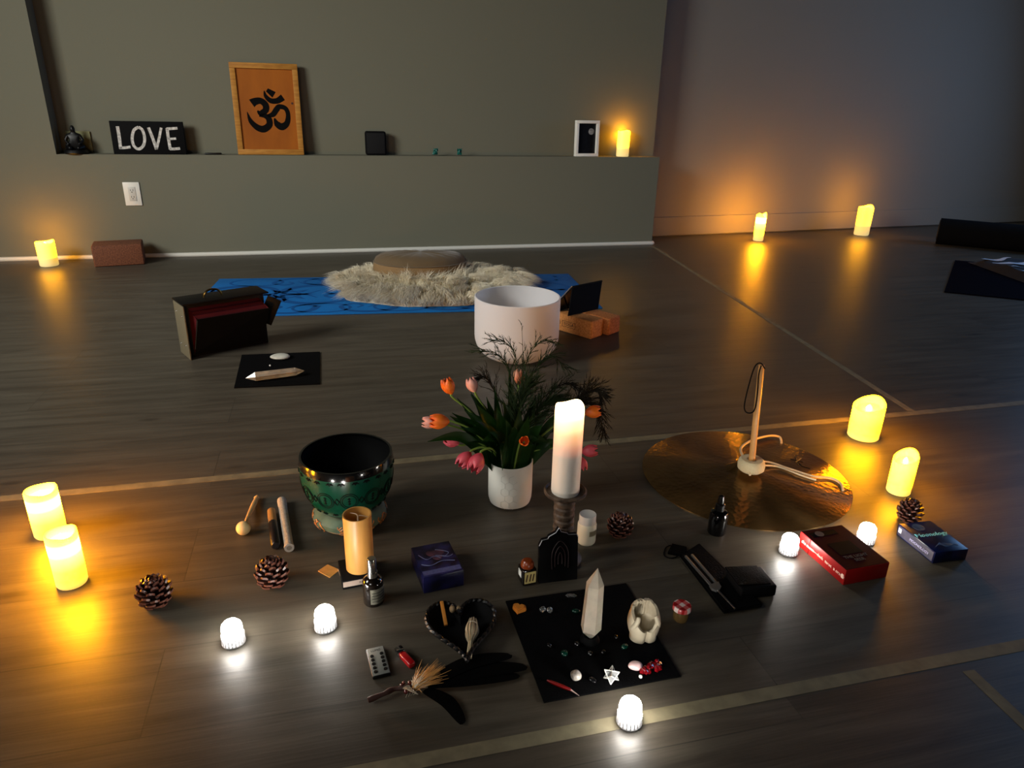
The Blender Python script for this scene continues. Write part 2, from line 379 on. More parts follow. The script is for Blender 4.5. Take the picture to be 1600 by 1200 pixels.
obj('wax_body', lathe([(0, 0), (r*0.97, 0), (r, H*0.02), (r, H*0.4), (r, H*0.7), (r, H*0.93), (r*0.97, H*0.985), (r*0.9, H), (r*0.8, H*0.97), (r*0.74, H*0.92), (r*0.4, H*0.89), (0, H*0.885)], 44, fn=fnb), BIG, t)
obj('wick', tube([(0, 0, H*0.88), (0.001, 0, H*0.93)], 0.0008, 6), BLACK, t)
FLM = glow_mat('flame', [(0, (60, 28, 6)), (1, (90, 55, 20))])
obj('flame', lathe([(0, H*0.925), (0.003, H*0.94), (0.0045, H*0.965), (0.0032, H*1.0), (0, H*1.05)], 16), FLM, t)

# ================================================================== ledge items
def leaning_frame(name, label, cat, x, w_, h_, th, mats, border, group=None, rz=0.0, y0=None, lean=0.06):
    y0 = WY+0.035 if y0 is None else y0
    t = thing(name, label, cat, (x, y0, LEDGE+th*math.sin(lean)*0.5), rz)
    t.rotation_euler = (-lean, 0, rz)
    return t
OMX = (-0.448-0.112)/2
t = leaning_frame('wooden_om_picture', 'orange stained wooden panel with a black om symbol in a pine frame', 'picture', OMX, 0.335, 0.455, 0.02, None, 0.03)
W, Hh, B = 0.342, 0.458, 0.028
bm = NB()
for c, s in (((0, 0, B/2), (W, 0.02, B)), ((0, 0, Hh-B/2), (W, 0.02, B)), ((-(W-B)/2, 0, Hh/2), (B, 0.02, Hh-2*B)), (((W-B)/2, 0, Hh/2), (B, 0.02, Hh-2*B))): add_box(bm, c, s, 0.002)
obj('frame', bm, PINE, t)
PANEL = mat('orange_stained_wood', (160, 90, 20), 0.6, spec=0.2, col2=(134, 72, 16), nscale=7, stretch=(1, 1, 0.35))
obj('panel', box((0, 0.003, Hh/2), (W-2*B+0.004, 0.008, Hh-2*B+0.004)), PANEL, t, smooth=False)
def omp(zx, zy):   # photo crop (1200px = 200px) -> panel coords; frame corners in crop: x 240..860 at top, 335..930 at bottom
    v = (zy-225)/(1088-225); xl = 238+(335-238)*v; xr = 862+(930-862)*v; u_ = (zx-xl)/(xr-xl)
    return ((u_-0.5)*W, (1-v)*Hh)
def stroke(bm, pts, ws, sc=W/600): 
    P2 = sp2([omp(*q) for q in pts], 7)
    def wf(t):
        f_ = t*(len(ws)-1); i = min(int(f_), len(ws)-2); return (ws[i]+(ws[i+1]-ws[i])*(f_-i))*sc
    add_ribbon(bm, P2, wf, -0.0011, 0.0006)
bm = NB()
stroke(bm, [(448, 600), (480, 580), (530, 575), (572, 610), (575, 660), (530, 690), (500, 668)], [78, 62, 55, 58, 56, 50, 12])
stroke(bm, [(515, 712), (570, 715), (605, 745), (608, 800), (560, 840), (500, 825), (440, 765), (408, 680)], [20, 44, 54, 58, 62, 56, 40, 3])
stroke(bm, [(590, 712), (640, 700), (675, 650), (700, 625), (755, 640), (780, 700), (770, 780), (725, 815), (680, 790), (655, 735)], [20, 48, 50, 44, 40, 40, 50, 66, 56, 10])
stroke(bm, [(560, 478), (575, 530), (620, 570), (680, 570), (732, 535)], [6, 34, 46, 50, 58])
stroke(bm, [(585, 470), (650, 515)], [34, 60])
obj('om_symbol', bm, mat('black_ink', (7, 6, 6), 0.8, spec=0.1), t, smooth=False)
KN = mat('wood_knot', (60, 28, 10), 0.6)
bm = NB()
for (a_, b_, r_) in ((818, 592, 0.006),):
    q = omp(a_, b_); add_lathe(bm, [(0, 0), (r_, 0), (r_, 0.0005), (0, 0.0006)], 12, c=(q[0], -0.0011, q[1]), M=RX(PI/2))
obj('knot', bm, KN, t)
# LOVE sign
t = leaning_frame('love_sign', 'black board on the ledge with the word LOVE painted white', 'sign', -0.885, 0, 0, 0.018, None, 0, lean=0.05)
obj('board', box((0, 0, 0.081), (0.350, 0.018, 0.162), 0.0015), MATTE, t)
def lv(zx, zy):  # crop (4x of 0..400,0..300)
    v = (zy-757)/(962-757); xl = 684+(706-684)*v; xr = 1132+(1152-1132)*v
    return (((zx-xl)/(xr-xl)-0.5)*0.35, (1-v)*0.162)
bm = NB(); k = 0.35/448
for pts, wds in (([(735, 790), (742, 850), (748, 930)], 20), ([(740, 924), (775, 922), (808, 918)], 17), ([(862, 793), (832, 815), (820, 870), (832, 915), (860, 930), (888, 905), (896, 860), (885, 812), (862, 793)], 18),
                 ([(922, 795), (945, 860), (966, 932)], 19), ([(1000, 795), (985, 860), (966, 930)], 16), ([(1036, 798), (1042, 860), (1052, 932)], 19), ([(1034, 802), (1068, 800), (1100, 797)], 17), ([(1042, 864), (1066, 864), (1090, 862)], 14), ([(1048, 928), (1080, 928), (1112, 924)], 17)):
    add_ribbon(bm, sp2([lv(*q) for q in pts], 5), wds*k, -0.009, 0.0008)
obj('lettering', bm, mat('chalky_white_paint', (205, 202, 196), 0.8, col2=(150, 146, 140), nscale=90), t, smooth=False)
# seated statue with a pale card behind it
def skin(name, verts, edges, radii, m, parent, sub=1):
    me = bpy.data.meshes.new(name); me.from_pydata([Vector(v) for v in verts], edges, [])
    o = bpy.data.objects.new(name, me); COL.objects.link(o); o.modifiers.new('s', 'SKIN')
    for i, r_ in enumerate(radii):
        me.skin_vertices[0].data[i].radius = (r_, r_) if not isinstance(r_, tuple) else r_
    me.skin_vertices[0].data[0].use_root = True
    sb = o.modifiers.new('d', 'SUBSURF'); sb.levels = sub; sb.render_levels = sub
    dg = bpy.context.evaluated_depsgraph_get(); me2 = bpy.data.meshes.new_from_object(o.evaluated_get(dg))
    bpy.data.objects.remove(o); bpy.data.meshes.remove(me)
    me2.materials.clear(); me2.materials.append(m)
    for p in me2.polygons: p.use_smooth = True
    o = bpy.data.objects.new(name, me2); COL.objects.link(o); o.parent = parent; return o
bx_ = -1.235
tag(obj('glass_card', box((bx_+0.004, WY+0.094, LEDGE+0.054), (0.115, 0.006, 0.108), 0.001), mat('greenish_card', (112, 110, 72), 0.5), smooth=False), 'dull green square panel standing behind the small black seated statue', 'panel')
t = thing('seated_statue', 'small black statue seated cross-legged at the left end of the ledge', 'statue', (bx_, WY+0.036, LEDGE))
obj('pedestal', lathe([(0, 0), (0.050, 0), (0.054, 0.006), (0.050, 0.014), (0.046, 0.02), (0, 0.02)], 30, fn=lambda r_, z_, a_: (r_*(0.92+0.16*abs(math.cos(a_))), z_)), BLACK, t)
V = [(0, 0, 0.035), (0, 0, 0.065), (0, 0, 0.092), (0, 0, 0.105), (0, -0.002, 0.118), (0, 0, 0.130), (0, 0, 0.139),
     (-0.026, 0, 0.090), (-0.040, -0.004, 0.066), (-0.022, -0.022, 0.045), (0.026, 0, 0.090), (0.040, -0.004, 0.066), (0.022, -0.022, 0.045),
     (-0.034, -0.008, 0.031), (-0.012, -0.030, 0.028), (0.034, -0.008, 0.031), (0.012, -0.030, 0.028)]
E_ = [(0, 1), (1, 2), (2, 3), (3, 4), (4, 5), (5, 6), (2, 7), (7, 8), (8, 9), (2, 10), (10, 11), (11, 12), (0, 13), (13, 14), (0, 15), (15, 16)]
Rr = [0.026, 0.021, 0.020, 0.008, 0.0135, 0.010, 0.005, 0.010, 0.008, 0.006, 0.010, 0.008, 0.006, 0.015, 0.010, 0.015, 0.010]
skin('figure', V, E_, Rr, BLACK, t, 2)
tag(obj('incense_holder', box((-0.578, WY+0.03, LEDGE+0.005), (0.085, 0.022, 0.009), 0.003), BLACK), 'thin black stick lying on the ledge between the LOVE board and the om picture', 'incense holder')
# black box speaker on ledge
t = thing('small_speaker', 'black square box with rounded corners in the middle of the ledge', 'speaker', (0.283, WY+0.055, LEDGE))
obj('body', box((0, 0, 0.064), (0.116, 0.045, 0.128), 0.012, seg=4), MATTE, t)
obj('grille', box((0, -0.022, 0.064), (0.098, 0.004, 0.108), 0.0015), mat('speaker_mesh', (7, 7, 9), 0.9, bump=0.8, bscale=700), t)
# two little teal figurines
TEAL = mat('teal_glaze', (22, 92, 84), 0.3, noise_amt=0.3, nscale=80)
def fig(x, label, rz):
    t = thing('teal_figurine', label, 'figurine', (x, WY+0.03, LEDGE), rz, 'small teal figurines on the ledge')
    V = [(0, 0, 0.020), (0, -0.008, 0.030), (0, -0.014, 0.036), (0, -0.022, 0.030), (0, -0.024, 0.020), (-0.009, -0.005, 0.010), (-0.009, -0.005, 0.0045), (0.009, -0.005, 0.010), (0.009, -0.005, 0.0045), (-0.009, 0.010, 0.010), (-0.009, 0.010, 0.0045), (0.009, 0.010, 0.010), (0.009, 0.010, 0.0045), (0, 0.010, 0.020)]
    skin('body', V, [(0, 1), (1, 2), (2, 3), (3, 4), (0, 5), (5, 6), (0, 7), (7, 8), (0, 13), (13, 9), (9, 10), (13, 11), (11, 12)], [0.013, 0.011, 0.010, 0.005, 0.003, 0.006, 0.0045, 0.006, 0.0045, 0.006, 0.0045, 0.006, 0.0045, 0.011], TEAL, t, 2)
    for s in (-1, 1):
        bm = NB(); bmesh.ops.create_icosphere(bm, subdivisions=2, radius=0.008)
        for v in bm.verts: v.co = Vector((v.co.x*0.4+s*0.011, v.co.y*0.9-0.010, v.co.z*1.1+0.034))
        obj('ear', bm, TEAL, t)
fig(0.615, 'small teal elephant-like figurine on the ledge, the left of two', 0.3)
fig(0.757, 'small teal elephant-like figurine on the ledge, the right of two', -0.2)
# moon picture
t = leaning_frame('moon_picture', 'white framed dark picture with a pale moon next to the ledge candle', 'picture', 1.532, 0, 0, 0.02, None, 0, rz=0.08, lean=0.03)
W, Hh, B = 0.150, 0.204, 0.017
bm = NB()
for c, s in (((0, 0, B/2), (W, 0.03, B)), ((0, 0, Hh-B/2), (W, 0.03, B)), ((-(W-B)/2, 0, Hh/2), (B, 0.03, Hh-2*B)), (((W-B)/2, 0, Hh/2), (B, 0.03, Hh-2*B))): add_box(bm, c, s, 0.0015)
obj('frame', bm, WHITE, t)
obj('print', box((0, 0.004, Hh/2), (W-2*B+0.002, 0.004, Hh-2*B+0.002)), mat('night_print', (18, 19, 24), 0.35, noise_amt=0.6, nscale=60), t, smooth=False)
obj('moon', lathe([(0, 0), (0.018, 0), (0.018, 0.0006), (0, 0.0006)], 28, M=TR(0.028, 0.0018, Hh-0.062) @ RX(PI/2)), mat('moon_print', (150, 150, 150), 0.6, col2=(105, 105, 108), nscale=90), t, smooth=False)
# outlet
t = thing('power_outlet', 'white double power outlet on the wall below the LOVE board', 'outlet', (-0.998, WY, 0.337))
obj('cover_plate', box((0, -0.003, 0), (0.080, 0.006, 0.120), 0.002), mat('outlet_white', (215, 213, 204), 0.35), t)
obj('socket', box((0, -0.0065, 0), (0.036, 0.003, 0.070), 0.001), mat('outlet_face', (190, 188, 180), 0.4), t)
bm = NB()
for s in (-1, 1):
    for dx in (-0.006, 0.006): add_box(bm, (dx, -0.0083, s*0.017+0.003), (0.002, 0.0008, 0.008))
    add_box(bm, (0, -0.0083, s*0.017-0.007), (0.004, 0.0008, 0.004))
obj('slots', bm, BLACK, t, smooth=False)

# ================================================================== cork blocks
def cork_block(name, loc, rz, size, m, label, groups=None, mark=None, mcol=None, text=True, face_y=-1):
    t = thing(name, label, 'yoga block', loc, rz)
    obj('block', box((0, 0, size[2]/2), size, 0.007, seg=3), m, t)
    if mark: mark(t, size)
    return t
INKC = mat('burnt_ink', (62, 34, 18), 0.8)
pb = P(148, 418); pc_ = P(215, 414)
def mk1(t, s):
    text_obj('stamp', 'BODYO', 0.028, INKC, t, TR(0, -s[1]/2-0.0004, s[2]*0.45) @ RX(PI/2))
dirv = (pc_-pb); rz = math.atan2(dirv.y, dirv.x)
ctr = pb+Vector((math.cos(rz), math.sin(rz), 0))*0.115+Vector((-math.sin(rz), math.cos(rz), 0))*0.075
cork_block('cork_yoga_block', (ctr.x, ctr.y, 0), rz, (0.232, 0.15, 0.108), CORKD, 'dark reddish brown cork block on the floor against the left wall')
t = bpy.data.objects[-1] if False else None
# front blocks under the tablet
pr = P(923, 531); pl = P(871, 516); dv = (pl-pr).normalized(); rz = math.atan2(-dv.y, -dv.x)
ex = Vector((math.cos(rz), math.sin(rz), 0)); ey = Vector((-math.sin(rz), math.cos(rz), 0))
hh = HZ(pr, 503)
c1 = pr-ex*0.115+ey*0.0385
def mk2(t, s):
    text_obj('stamp', 'B', 0.021, INKC, t, TR(-0.042, -s[1]/2-0.0003, s[2]*0.50) @ RX(PI/2))
    text_obj('stamp', 'YOGA', 0.018, INKC, t, TR(0.004, -s[1]/2-0.0003, s[2]*0.49) @ RX(PI/2))
    bm = NB()
    for c, s_ in (((0.004, 0, 0.011), (0.064, 0.0006, 0.0013)), ((0.004, 0, -0.011), (0.064, 0.0006, 0.0013)), ((-0.028, 0, 0), (0.0013, 0.0006, 0.023)), ((0.036, 0, 0), (0.0013, 0.0006, 0.023))):
        add_box(bm, (c[0], -s[1]/2-0.0003, c[2]+s[2]*0.49), s_)
    obj('stamp_border', bm, INKC, t, smooth=False)
cork_block('cork_yoga_block', (c1.x, c1.y, 0), rz, (0.23, 0.077, hh), CORK, 'tan cork block stamped B YOGA, in front under the tablet', mark=mk2)
c2 = P(943, 526)+ex*0.02; c2 = pr-ex*0.098+ey*(0.077+0.012+0.0385)
cork_block('cork_yoga_block', (c2.x, c2.y, 0), rz, (0.23, 0.077, hh*0.96), mat('cork_orange', (200, 124, 66), 0.85, col2=(160, 92, 44), nscale=160, bump=0.5, bscale=250), 'tan cork block behind the stamped one, under the tablet')
# tablet in folding case: slab from low edge to top edge, flap towards camera
zb = hh+0.001
A0 = P(873, 484, zb); A1 = P(946, 478, zb)
t = thing('tablet', 'black tablet in a folding stand case tilted on the cork blocks', 'tablet', (A0+A1)/2)
org = (A0+A1)/2
ax = (P(950, 470, zb)-P(876, 487, zb)); ax = Vector((ax.x, ax.y, 0)).normalized(); ay = Vector((-ax.y, ax.x, 0))
def quad_slab(p0, p1, p2, p3, th, off):
    bm = NB(); n = (p1-p0).cross(p3-p0).normalized()*th
    a_ = [bm.verts.new(p-off) for p in (p0, p1, p2, p3)]; b_ = [bm.verts.new(p+n-off) for p in (p0, p1, p2, p3)]
    bm.faces.new(a_[::-1]); bm.faces.new(b_)
    for i in range(4): bm.faces.new((a_[i], a_[(i+1) % 4], b_[(i+1) % 4], b_[i]))
    return bm
# front foot edge of flap on the block top
F0 = P(887, 494, zb); wd = 0.168; F1 = F0+ax*wd
hi = HZ((F0+ay*0.05), 447)
T0 = F0+ay*0.052; T0.z = HZ(T0, 449); T0 = PY(894, 447, T0.y); T1 = T0+ax*(wd+0.0)
M0 = F0.lerp(T0, 0.42)-ay*0.0+Vector((0, 0, 0.004)); M1 = M0+ax*(wd-0.01)
back = F0+ay*0.10
B0 = Vector((F0.x, F0.y, zb))-ax*0.03+ay*0.085; B1 = B0+ax*wd
obj('screen', quad_slab(B0, B1, T1, T0, 0.007, org), GLASSB, t, smooth=False)
obj('screen_edge', tube([B0-org, T0-org], 0.0022, 6), CHROME, t)
obj('case_flap', quad_slab(F0, F1, T1-Vector((0, 0, 0.002)), T0-Vector((0, 0, 0.002)), 0.004, org), MATTE, t, smooth=False)

# ================================================================== blue yoga mat
ang = -0.085; ML, MW = 1.74, 0.655
fl = P(343, 437); ex = Vector((math.cos(ang), math.sin(ang), 0)); ey = Vector((-math.sin(ang), math.cos(ang), 0))
mc = fl+ex*ML/2-ey*MW/2
MATB = mat('blue_mat', (14, 98, 168), 0.8, spec=0.2, noise_amt=0.15, nscale=8, bump=0.3, bscale=400)
MATD = mat('blue_mat_print', (9, 76, 140), 0.8, spec=0.2)
t = thing('yoga_mat', 'bright blue yoga mat printed with darker scrolls, under the white fleece', 'yoga mat', (mc.x, mc.y, 0), ang)
obj('mat_sheet', box((0, 0, 0.0025), (ML, MW, 0.005), 0.002), MATB, t)
bm = NB(); Mh = RX(-PI/2)   # ribbons lie flat: (x, z) -> (x, y)
def flat_ribbon(bm, pts, wf, z):
    n0 = len(bm.verts); add_ribbon(bm, pts, wf, 0, 0.0003); bm.verts.ensure_lookup_table()
    for v in bm.verts[n0:]: v.co = Vector((v.co.x, v.co.z, z-v.co.y))
def scroll(cx, cy, s, mx, my):
    def q(a_, b_): return (cx+mx*a_*s, cy+my*b_*s)
    flat_ribbon(bm, sp2([q(-0.2, 0.0), q(-0.17, 0.09), q(-0.06, 0.14), q(0.07, 0.11), q(0.12, 0.02), q(0.05, -0.03), q(0.0, 0.01), q(0.03, 0.05)], 7), lambda t_: s*(0.030*(1-t_)+0.014), 0.0051)
    flat_ribbon(bm, sp2([q(-0.2, 0.0), q(-0.10, -0.02), q(-0.03, 0.05)], 7), lambda t_: s*0.035*(1-t_)+0.003, 0.0051)
for k in range(5):
    x = -0.68+k*0.34
    for my in (1, -1):
        scroll(x, 0.02*my, 1.0, 1, my); scroll(x+0.17, 0.20*my, 0.75, -1, my)
    flat_ribbon(bm, [(x-0.17+0.055*math.cos(a_*PI/10), 0.055*math.sin(a_*PI/10)) for a_ in range(21)], 0.016, 0.0051)
    for my in (1, -1):
        flat_ribbon(bm, [(x+0.12*math.cos(a_*PI/10), my*0.235+0.07*math.sin(a_*PI/10)) for a_ in range(21)], 0.013, 0.0051)
    for j in range(8):
        a_ = j*PI/4; flat_ribbon(bm, [(x-0.17+0.07*math.cos(a_), 0.07*math.sin(a_)), (x-0.17+0.12*math.cos(a_), 0.12*math.sin(a_))], lambda t_: 0.03*(1-t_)+0.002, 0.0051)
for v in bm.verts:
    v.co.x = max(-ML/2+0.01, min(ML/2-0.01, v.co.x)); v.co.y = max(-MW/2+0.01, min(MW/2-0.01, v.co.y))
obj('printed_scrolls', bm, MATD, t, smooth=False, normals=False)

# ================================================================== sheepskin
cu_p = P(653, 437, 0.05)+Vector((0.02, 0.045, 0))
FUR = mat('cream_fleece', (246, 238, 216), 0.9, spec=0.15, sheen=0.3)
nt = FUR.node_tree; trn = nt.nodes.new('ShaderNodeBsdfTranslucent'); trn.inputs[0].default_value = lin((250, 243, 224)); mx = nt.nodes.new('ShaderNodeMixShader'); mx.inputs[0].default_value = 0.5
nt.links.new(nt.nodes['Principled BSDF'].outputs[0], mx.inputs[1]); nt.links.new(trn.outputs[0], mx.inputs[2]); nt.links.new(mx.outputs[0], nt.nodes['Material Output'].inputs[0])
sx, sy = 0.440, 0.300; sc_ = Vector((0.44, 3.29, 0))
def outline(a_):
    return 1+0.07*math.sin(3*a_+0.5)+0.05*math.sin(5*a_+1.7)+0.03*math.sin(9*a_)
def topz(x, y):
    a_ = math.atan2(y/sy, x/sx); rr = math.hypot(x/sx, y/sy)/outline(a_)
    return 0.006+0.052*max(0.0, 1-rr**3.2)**0.6+0.008*noise.noise(Vector((x*11, y*11, 0)))*max(0, 1-rr), rr
t = thing('sheepskin_rug', 'fluffy cream sheepskin lying on the blue yoga mat', 'sheepskin', (sc_.x, sc_.y, 0.005), -0.03)
bm = NB(); prof = []; rings = []
for i in range(15):
    rr = i/14; ring = []
    for k in range(72):
        a_ = 2*PI*k/72; x = sx*rr*outline(a_)*math.cos(a_); y = sy*rr*outline(a_)*math.sin(a_)
        ring.append(bm.verts.new((x, y, max(0.001, topz(x, y)[0]-0.004))))
        if i == 0: break
    rings.append(ring)
for k in range(72): bm.faces.new((rings[0][0], rings[1][k], rings[1][(k+1) % 72]))
for a_, b_ in zip(rings[1:-1], rings[2:]):
    for k in range(72): bm.faces.new((a_[k], b_[k], b_[(k+1) % 72], a_[(k+1) % 72]))
obj('hide', bm, FUR, t)
rnd = random.Random(3)
def under_cushion(x, y):
    q = RZ(-(-0.10+0.03)) @ (Vector((x, y, 0))-Vector((cu_p.x-sc_.x, cu_p.y-sc_.y, 0)))
    return (q.x/0.225)**2+((q.y-0.0)/0.10)**2 < 1
clumps = [(rnd.uniform(-1.1, 1.1)*sx, rnd.uniform(-1.1, 1.1)*sy, rnd.uniform(-1, 1), rnd.uniform(-1, 1), rnd.uniform(0.7, 1.35)) for _ in range(170)]
vs, fs = [], []
cnt = 0
while cnt < 19000:
    x = rnd.uniform(-1.15, 1.15)*sx; y = rnd.uniform(-1.15, 1.15)*sy; z0, rr = topz(x, y)
    if rr > 1: continue
    if rr < 0.75 and rnd.random() < 0.35: continue
    best = min(clumps, key=lambda c: (c[0]-x)**2+(c[1]-y)**2)
    ln = rnd.uniform(0.050, 0.080)*best[4]*(1.25 if rr > 0.82 else 1)
    if under_cushion(x, y): ln *= 0.3
    out = Vector((x/sx, y/sy*1.3, 0)); out = out.normalized() if out.length > 1e-4 else Vector((1, 0, 0))
    d = out*(0.25+0.75*rr**2)+Vector((best[2], best[3], 0))*0.35+Vector((best[0]-x, best[1]-y, 0))*7+Vector((rnd.uniform(-1, 1), rnd.uniform(-1, 1), 0))*0.30
    d1 = (d*0.55+Vector((0, 0, 1.0-0.45*rr**3))).normalized(); d2 = (d*1.1+Vector((0, 0, 0.35-0.7*rr**2))).normalized()
    p0 = Vector((x, y, max(0.0, z0-0.006))); p1_ = p0+d1*ln*0.5; p2_ = p1_+d2*ln*0.55; p1_.z = max(p1_.z, 0.003); p2_.z = max(p2_.z, 0.001)
    s = d1.cross(Vector((rnd.uniform(-1, 1), rnd.uniform(-1, 1), 0.3))).normalized()*0.0013; s2 = d1.cross(s).normalized()*0.0011
    b0 = len(vs); vs += [p0+s, p0-s, p1_+s*0.8, p1_-s*0.8, p2_, p0+s2, p1_+s2*0.8]
    fs += [(b0, b0+1, b0+3, b0+2), (b0+2, b0+3, b0+4), (b0+1, b0+5, b0+6, b0+3), (b0+3, b0+6, b0+4)]
    cnt += 1
me = bpy.data.meshes.new('wool'); me.from_pydata(vs, [], fs); me.materials.append(FUR)
for p in me.polygons: p.use_smooth = True
o = bpy.data.objects.new('wool', me); COL.objects.link(o); o.parent = t; tag(o, kind='stuff')
# cushion
TAUPE = mat('taupe_cotton', (82, 66, 42), 0.85, bump=0.4, bscale=30, sheen=0.2)
TAUPE2 = mat('taupe_side_cotton', (116, 92, 60), 0.85, bump=0.4, bscale=60)
t = thing('meditation_cushion', 'brown crescent meditation cushion on the cream sheepskin', 'cushion', (cu_p.x, cu_p.y, 0.050), -0.10)
def cr(a_, s):  # kidney outline
    x = 0.222*s*math.copysign(abs(math.cos(a_))**0.8, math.cos(a_)); y = 0.115*s*math.copysign(abs(math.sin(a_))**0.85, math.sin(a_))
    return x, y+0.035*s-0.05*s*(1-(x/0.222)**2)*0.9
def cush(levels):
    bm = NB(); rs = []
    for s, z_ in levels:
        z_ *= 1.12
        if s == 0: rs.append([bm.verts.new((0, cr(0, 0)[1]-0.0, z_))])
        else: rs.append([bm.verts.new((cr(2*PI*k/64, s)[0], cr(2*PI*k/64, s)[1], z_+0.0018*math.sin(k*1.9))) for k in range(64)])
    for a_, b_ in zip(rs[:-1], rs[1:]):
        for k in range(64):
            k2 = (k+1) % 64
            if len(b_) == 1: bm.faces.new((a_[k], a_[k2], b_[0]))
            elif len(a_) == 1: bm.faces.new((a_[0], b_[k2], b_[k]))
            else: bm.faces.new((a_[k], a_[k2], b_[k2], b_[k]))
    return bm
obj('top_panel', cush([(0.985, 0.066), (0.94, 0.083), (0.82, 0.098), (0.6, 0.106), (0.3, 0.109), (0.0, 0.110)]), TAUPE, t)
obj('side_band', cush([(0, 0.0), (0.85, 0.0), (0.96, 0.012), (1.01, 0.035), (0.985, 0.066)]), TAUPE2, t)
bm = NB(); add_tube(bm, [Vector((*cr(2*PI*k/64, 0.992), 0.0745)) for k in range(65)], 0.0028, 6, cap=False); obj('piping', bm, TAUPE, t)
bm = NB(); add_tube(bm, spline([(0.214, -0.01, 0.045), (0.236, 0.01, 0.05), (0.238, 0.03, 0.045), (0.216, 0.045, 0.04)], 5), 0.006, 8); obj('handle', bm, MATTE, t)

# ================================================================== crystal bowl
CB = on(806, 569, 0.075)
BR = 0.1475; CH = HZ(Vector((CB.x, CB.y)), 462)
FROST = mat('frosted_quartz', (232, 230, 230), 0.55, sss=0.0)
nt = FROST.node_tree; b_ = nt.nodes['Principled BSDF']; trn = nt.nodes.new('ShaderNodeBsdfTranslucent'); trn.inputs[0].default_value = lin((238, 236, 238)); mx = nt.nodes.new('ShaderNodeMixShader'); mx.inputs[0].default_value = 0.38
nt.links.new(b_.outputs[0], mx.inputs[1]); nt.links.new(trn.outputs[0], mx.inputs[2]); nt.links.new(mx.outputs[0], nt.nodes['Material Output'].inputs[0])
t = thing('crystal_singing_bowl', 'frosted white crystal singing bowl standing in front of the sheepskin', 'singing bowl', CB)
def bowlprof(R, H, wall, rc):
    o_ = [(0, 0.0)]+[(R-rc+rc*math.sin(a_), rc-rc*math.cos(a_)) for a_ in [k*PI/16 for k in range(9)]]+[(R, H*0.6), (R*1.0, H-0.002), (R-wall*0.5, H)]
    i_ = [(R-wall, H-0.002), (R-wall, H*0.6)]+[(R-wall-rc+wall+(rc-wall)*math.sin(a_), rc-(rc-wall)*math.cos(a_)) for a_ in [k*PI/16 for k in range(8, -1, -1)]]+[(0, wall)]
    return o_+i_
obj('bowl', lathe(bowlprof(BR, CH, 0.006, 0.085), 72), FROST, t)

# ================================================================== shruti box
pA = Vector((-0.485, 2.47, 0)); rz = math.radians(26); ex = Vector((math.cos(rz), math.sin(rz), 0)); ey = Vector((-math.sin(rz), math.cos(rz), 0))
Hs = 0.192; tr_ = P(401, 450, Hs); Ls = max(0.26, min(0.36, (tr_-pA-ey*0.1).dot(ex)))
LACQ = mat('black_lacquer', (6, 5, 5), 0.5, spec=0.2)
REDB = mat('dark_red_bellows', (64, 7, 12), 0.7, spec=0.2)
t = thing('shruti_box', 'black shruti box with dark red bellows left of the blue mat', 'instrument', pA, rz)
obj('case', box((Ls/2, 0.068, Hs/2), (Ls, 0.076, Hs), 0.003), LACQ, t)
obj('side_panel', box((-0.002, 0.054, Hs/2-0.002), (0.004, 0.106, Hs-0.006), 0.001), mat('painted_lit_side', (92, 86, 68), 0.5), t)  # black case's left face coloured paler: light from the left put into the colour
obj('top_board', box((Ls/2, 0.052, Hs+0.002), (Ls+0.012, 0.112, 0.006), 0.002), LACQ, t)
for (y_, z_) in ((0.02, 0.15), (0.085, 0.155), (0.03, 0.045), (0.085, 0.04)):
    obj('rivet', lathe([(0, 0), (0.003, 0), (0.002, 0.002), (0, 0.0025)], 10, c=(-0.004, y_, z_), M=RY(-PI/2)), CHROME, t)
# hinged bellows board opening toward the camera at its foot/top with red gussets
bm = NB()
Q = [Vector((0.02, 0.028, 0.012)), Vector((Ls-0.02, 0.028, 0.012)), Vector((Ls-0.01, -0.030, Hs-0.045)), Vector((0.03, -0.012, Hs-0.05))]
n_ = Vector((0, -0.006, 0))
a_ = [bm.verts.new(p) for p in Q]; b_ = [bm.verts.new(p+n_) for p in Q]
bm.faces.new(a_[::-1]); bm.faces.new(b_)
for i in range(4): bm.faces.new((a_[i], a_[(i+1) % 4], b_[(i+1) % 4], b_[i]))
obj('bellows_board', bm, LACQ, t, smooth=False)
bm = NB(); c0 = Vector((0.02, 0.030, Hs-0.02)); c1 = Vector((Ls-0.02, 0.030, Hs-0.02))
def strip(A, Bv, n, amp):
    prev = None
    for k in range(n+1):
        f_ = k/n; pa = A[0].lerp(A[1], f_); pb_ = Bv[0].lerp(Bv[1], f_)
        if k % 2: pa = pa+Vector((0, 0, -amp)); pb_ = pb_+Vector((0, 0, -amp))
        cur = (bm.verts.new(pa), bm.verts.new(pb_))
        if prev: bm.faces.new((prev[0], prev[1], cur[1], cur[0]))
        prev = cur
strip((c0, Q[3]), (c1, Q[2]), 6, 0.006)
v = [bm.verts.new(p) for p in (Q[0], Q[3], c0)]; bm.faces.new(v)
v = [bm.verts.new(p) for p in (Q[1], Q[2], c1)]; bm.faces.new(v)
o = obj('bellows', bm, REDB, t, smooth=False)
bm = NB(); pts = [Vector((0.03, -0.019, Hs-0.052)), Vector((0.021, 0.020, 0.03))]; add_tube(bm, pts, 0.0012, 6); obj('metal_edge', bm, CHROME, t)
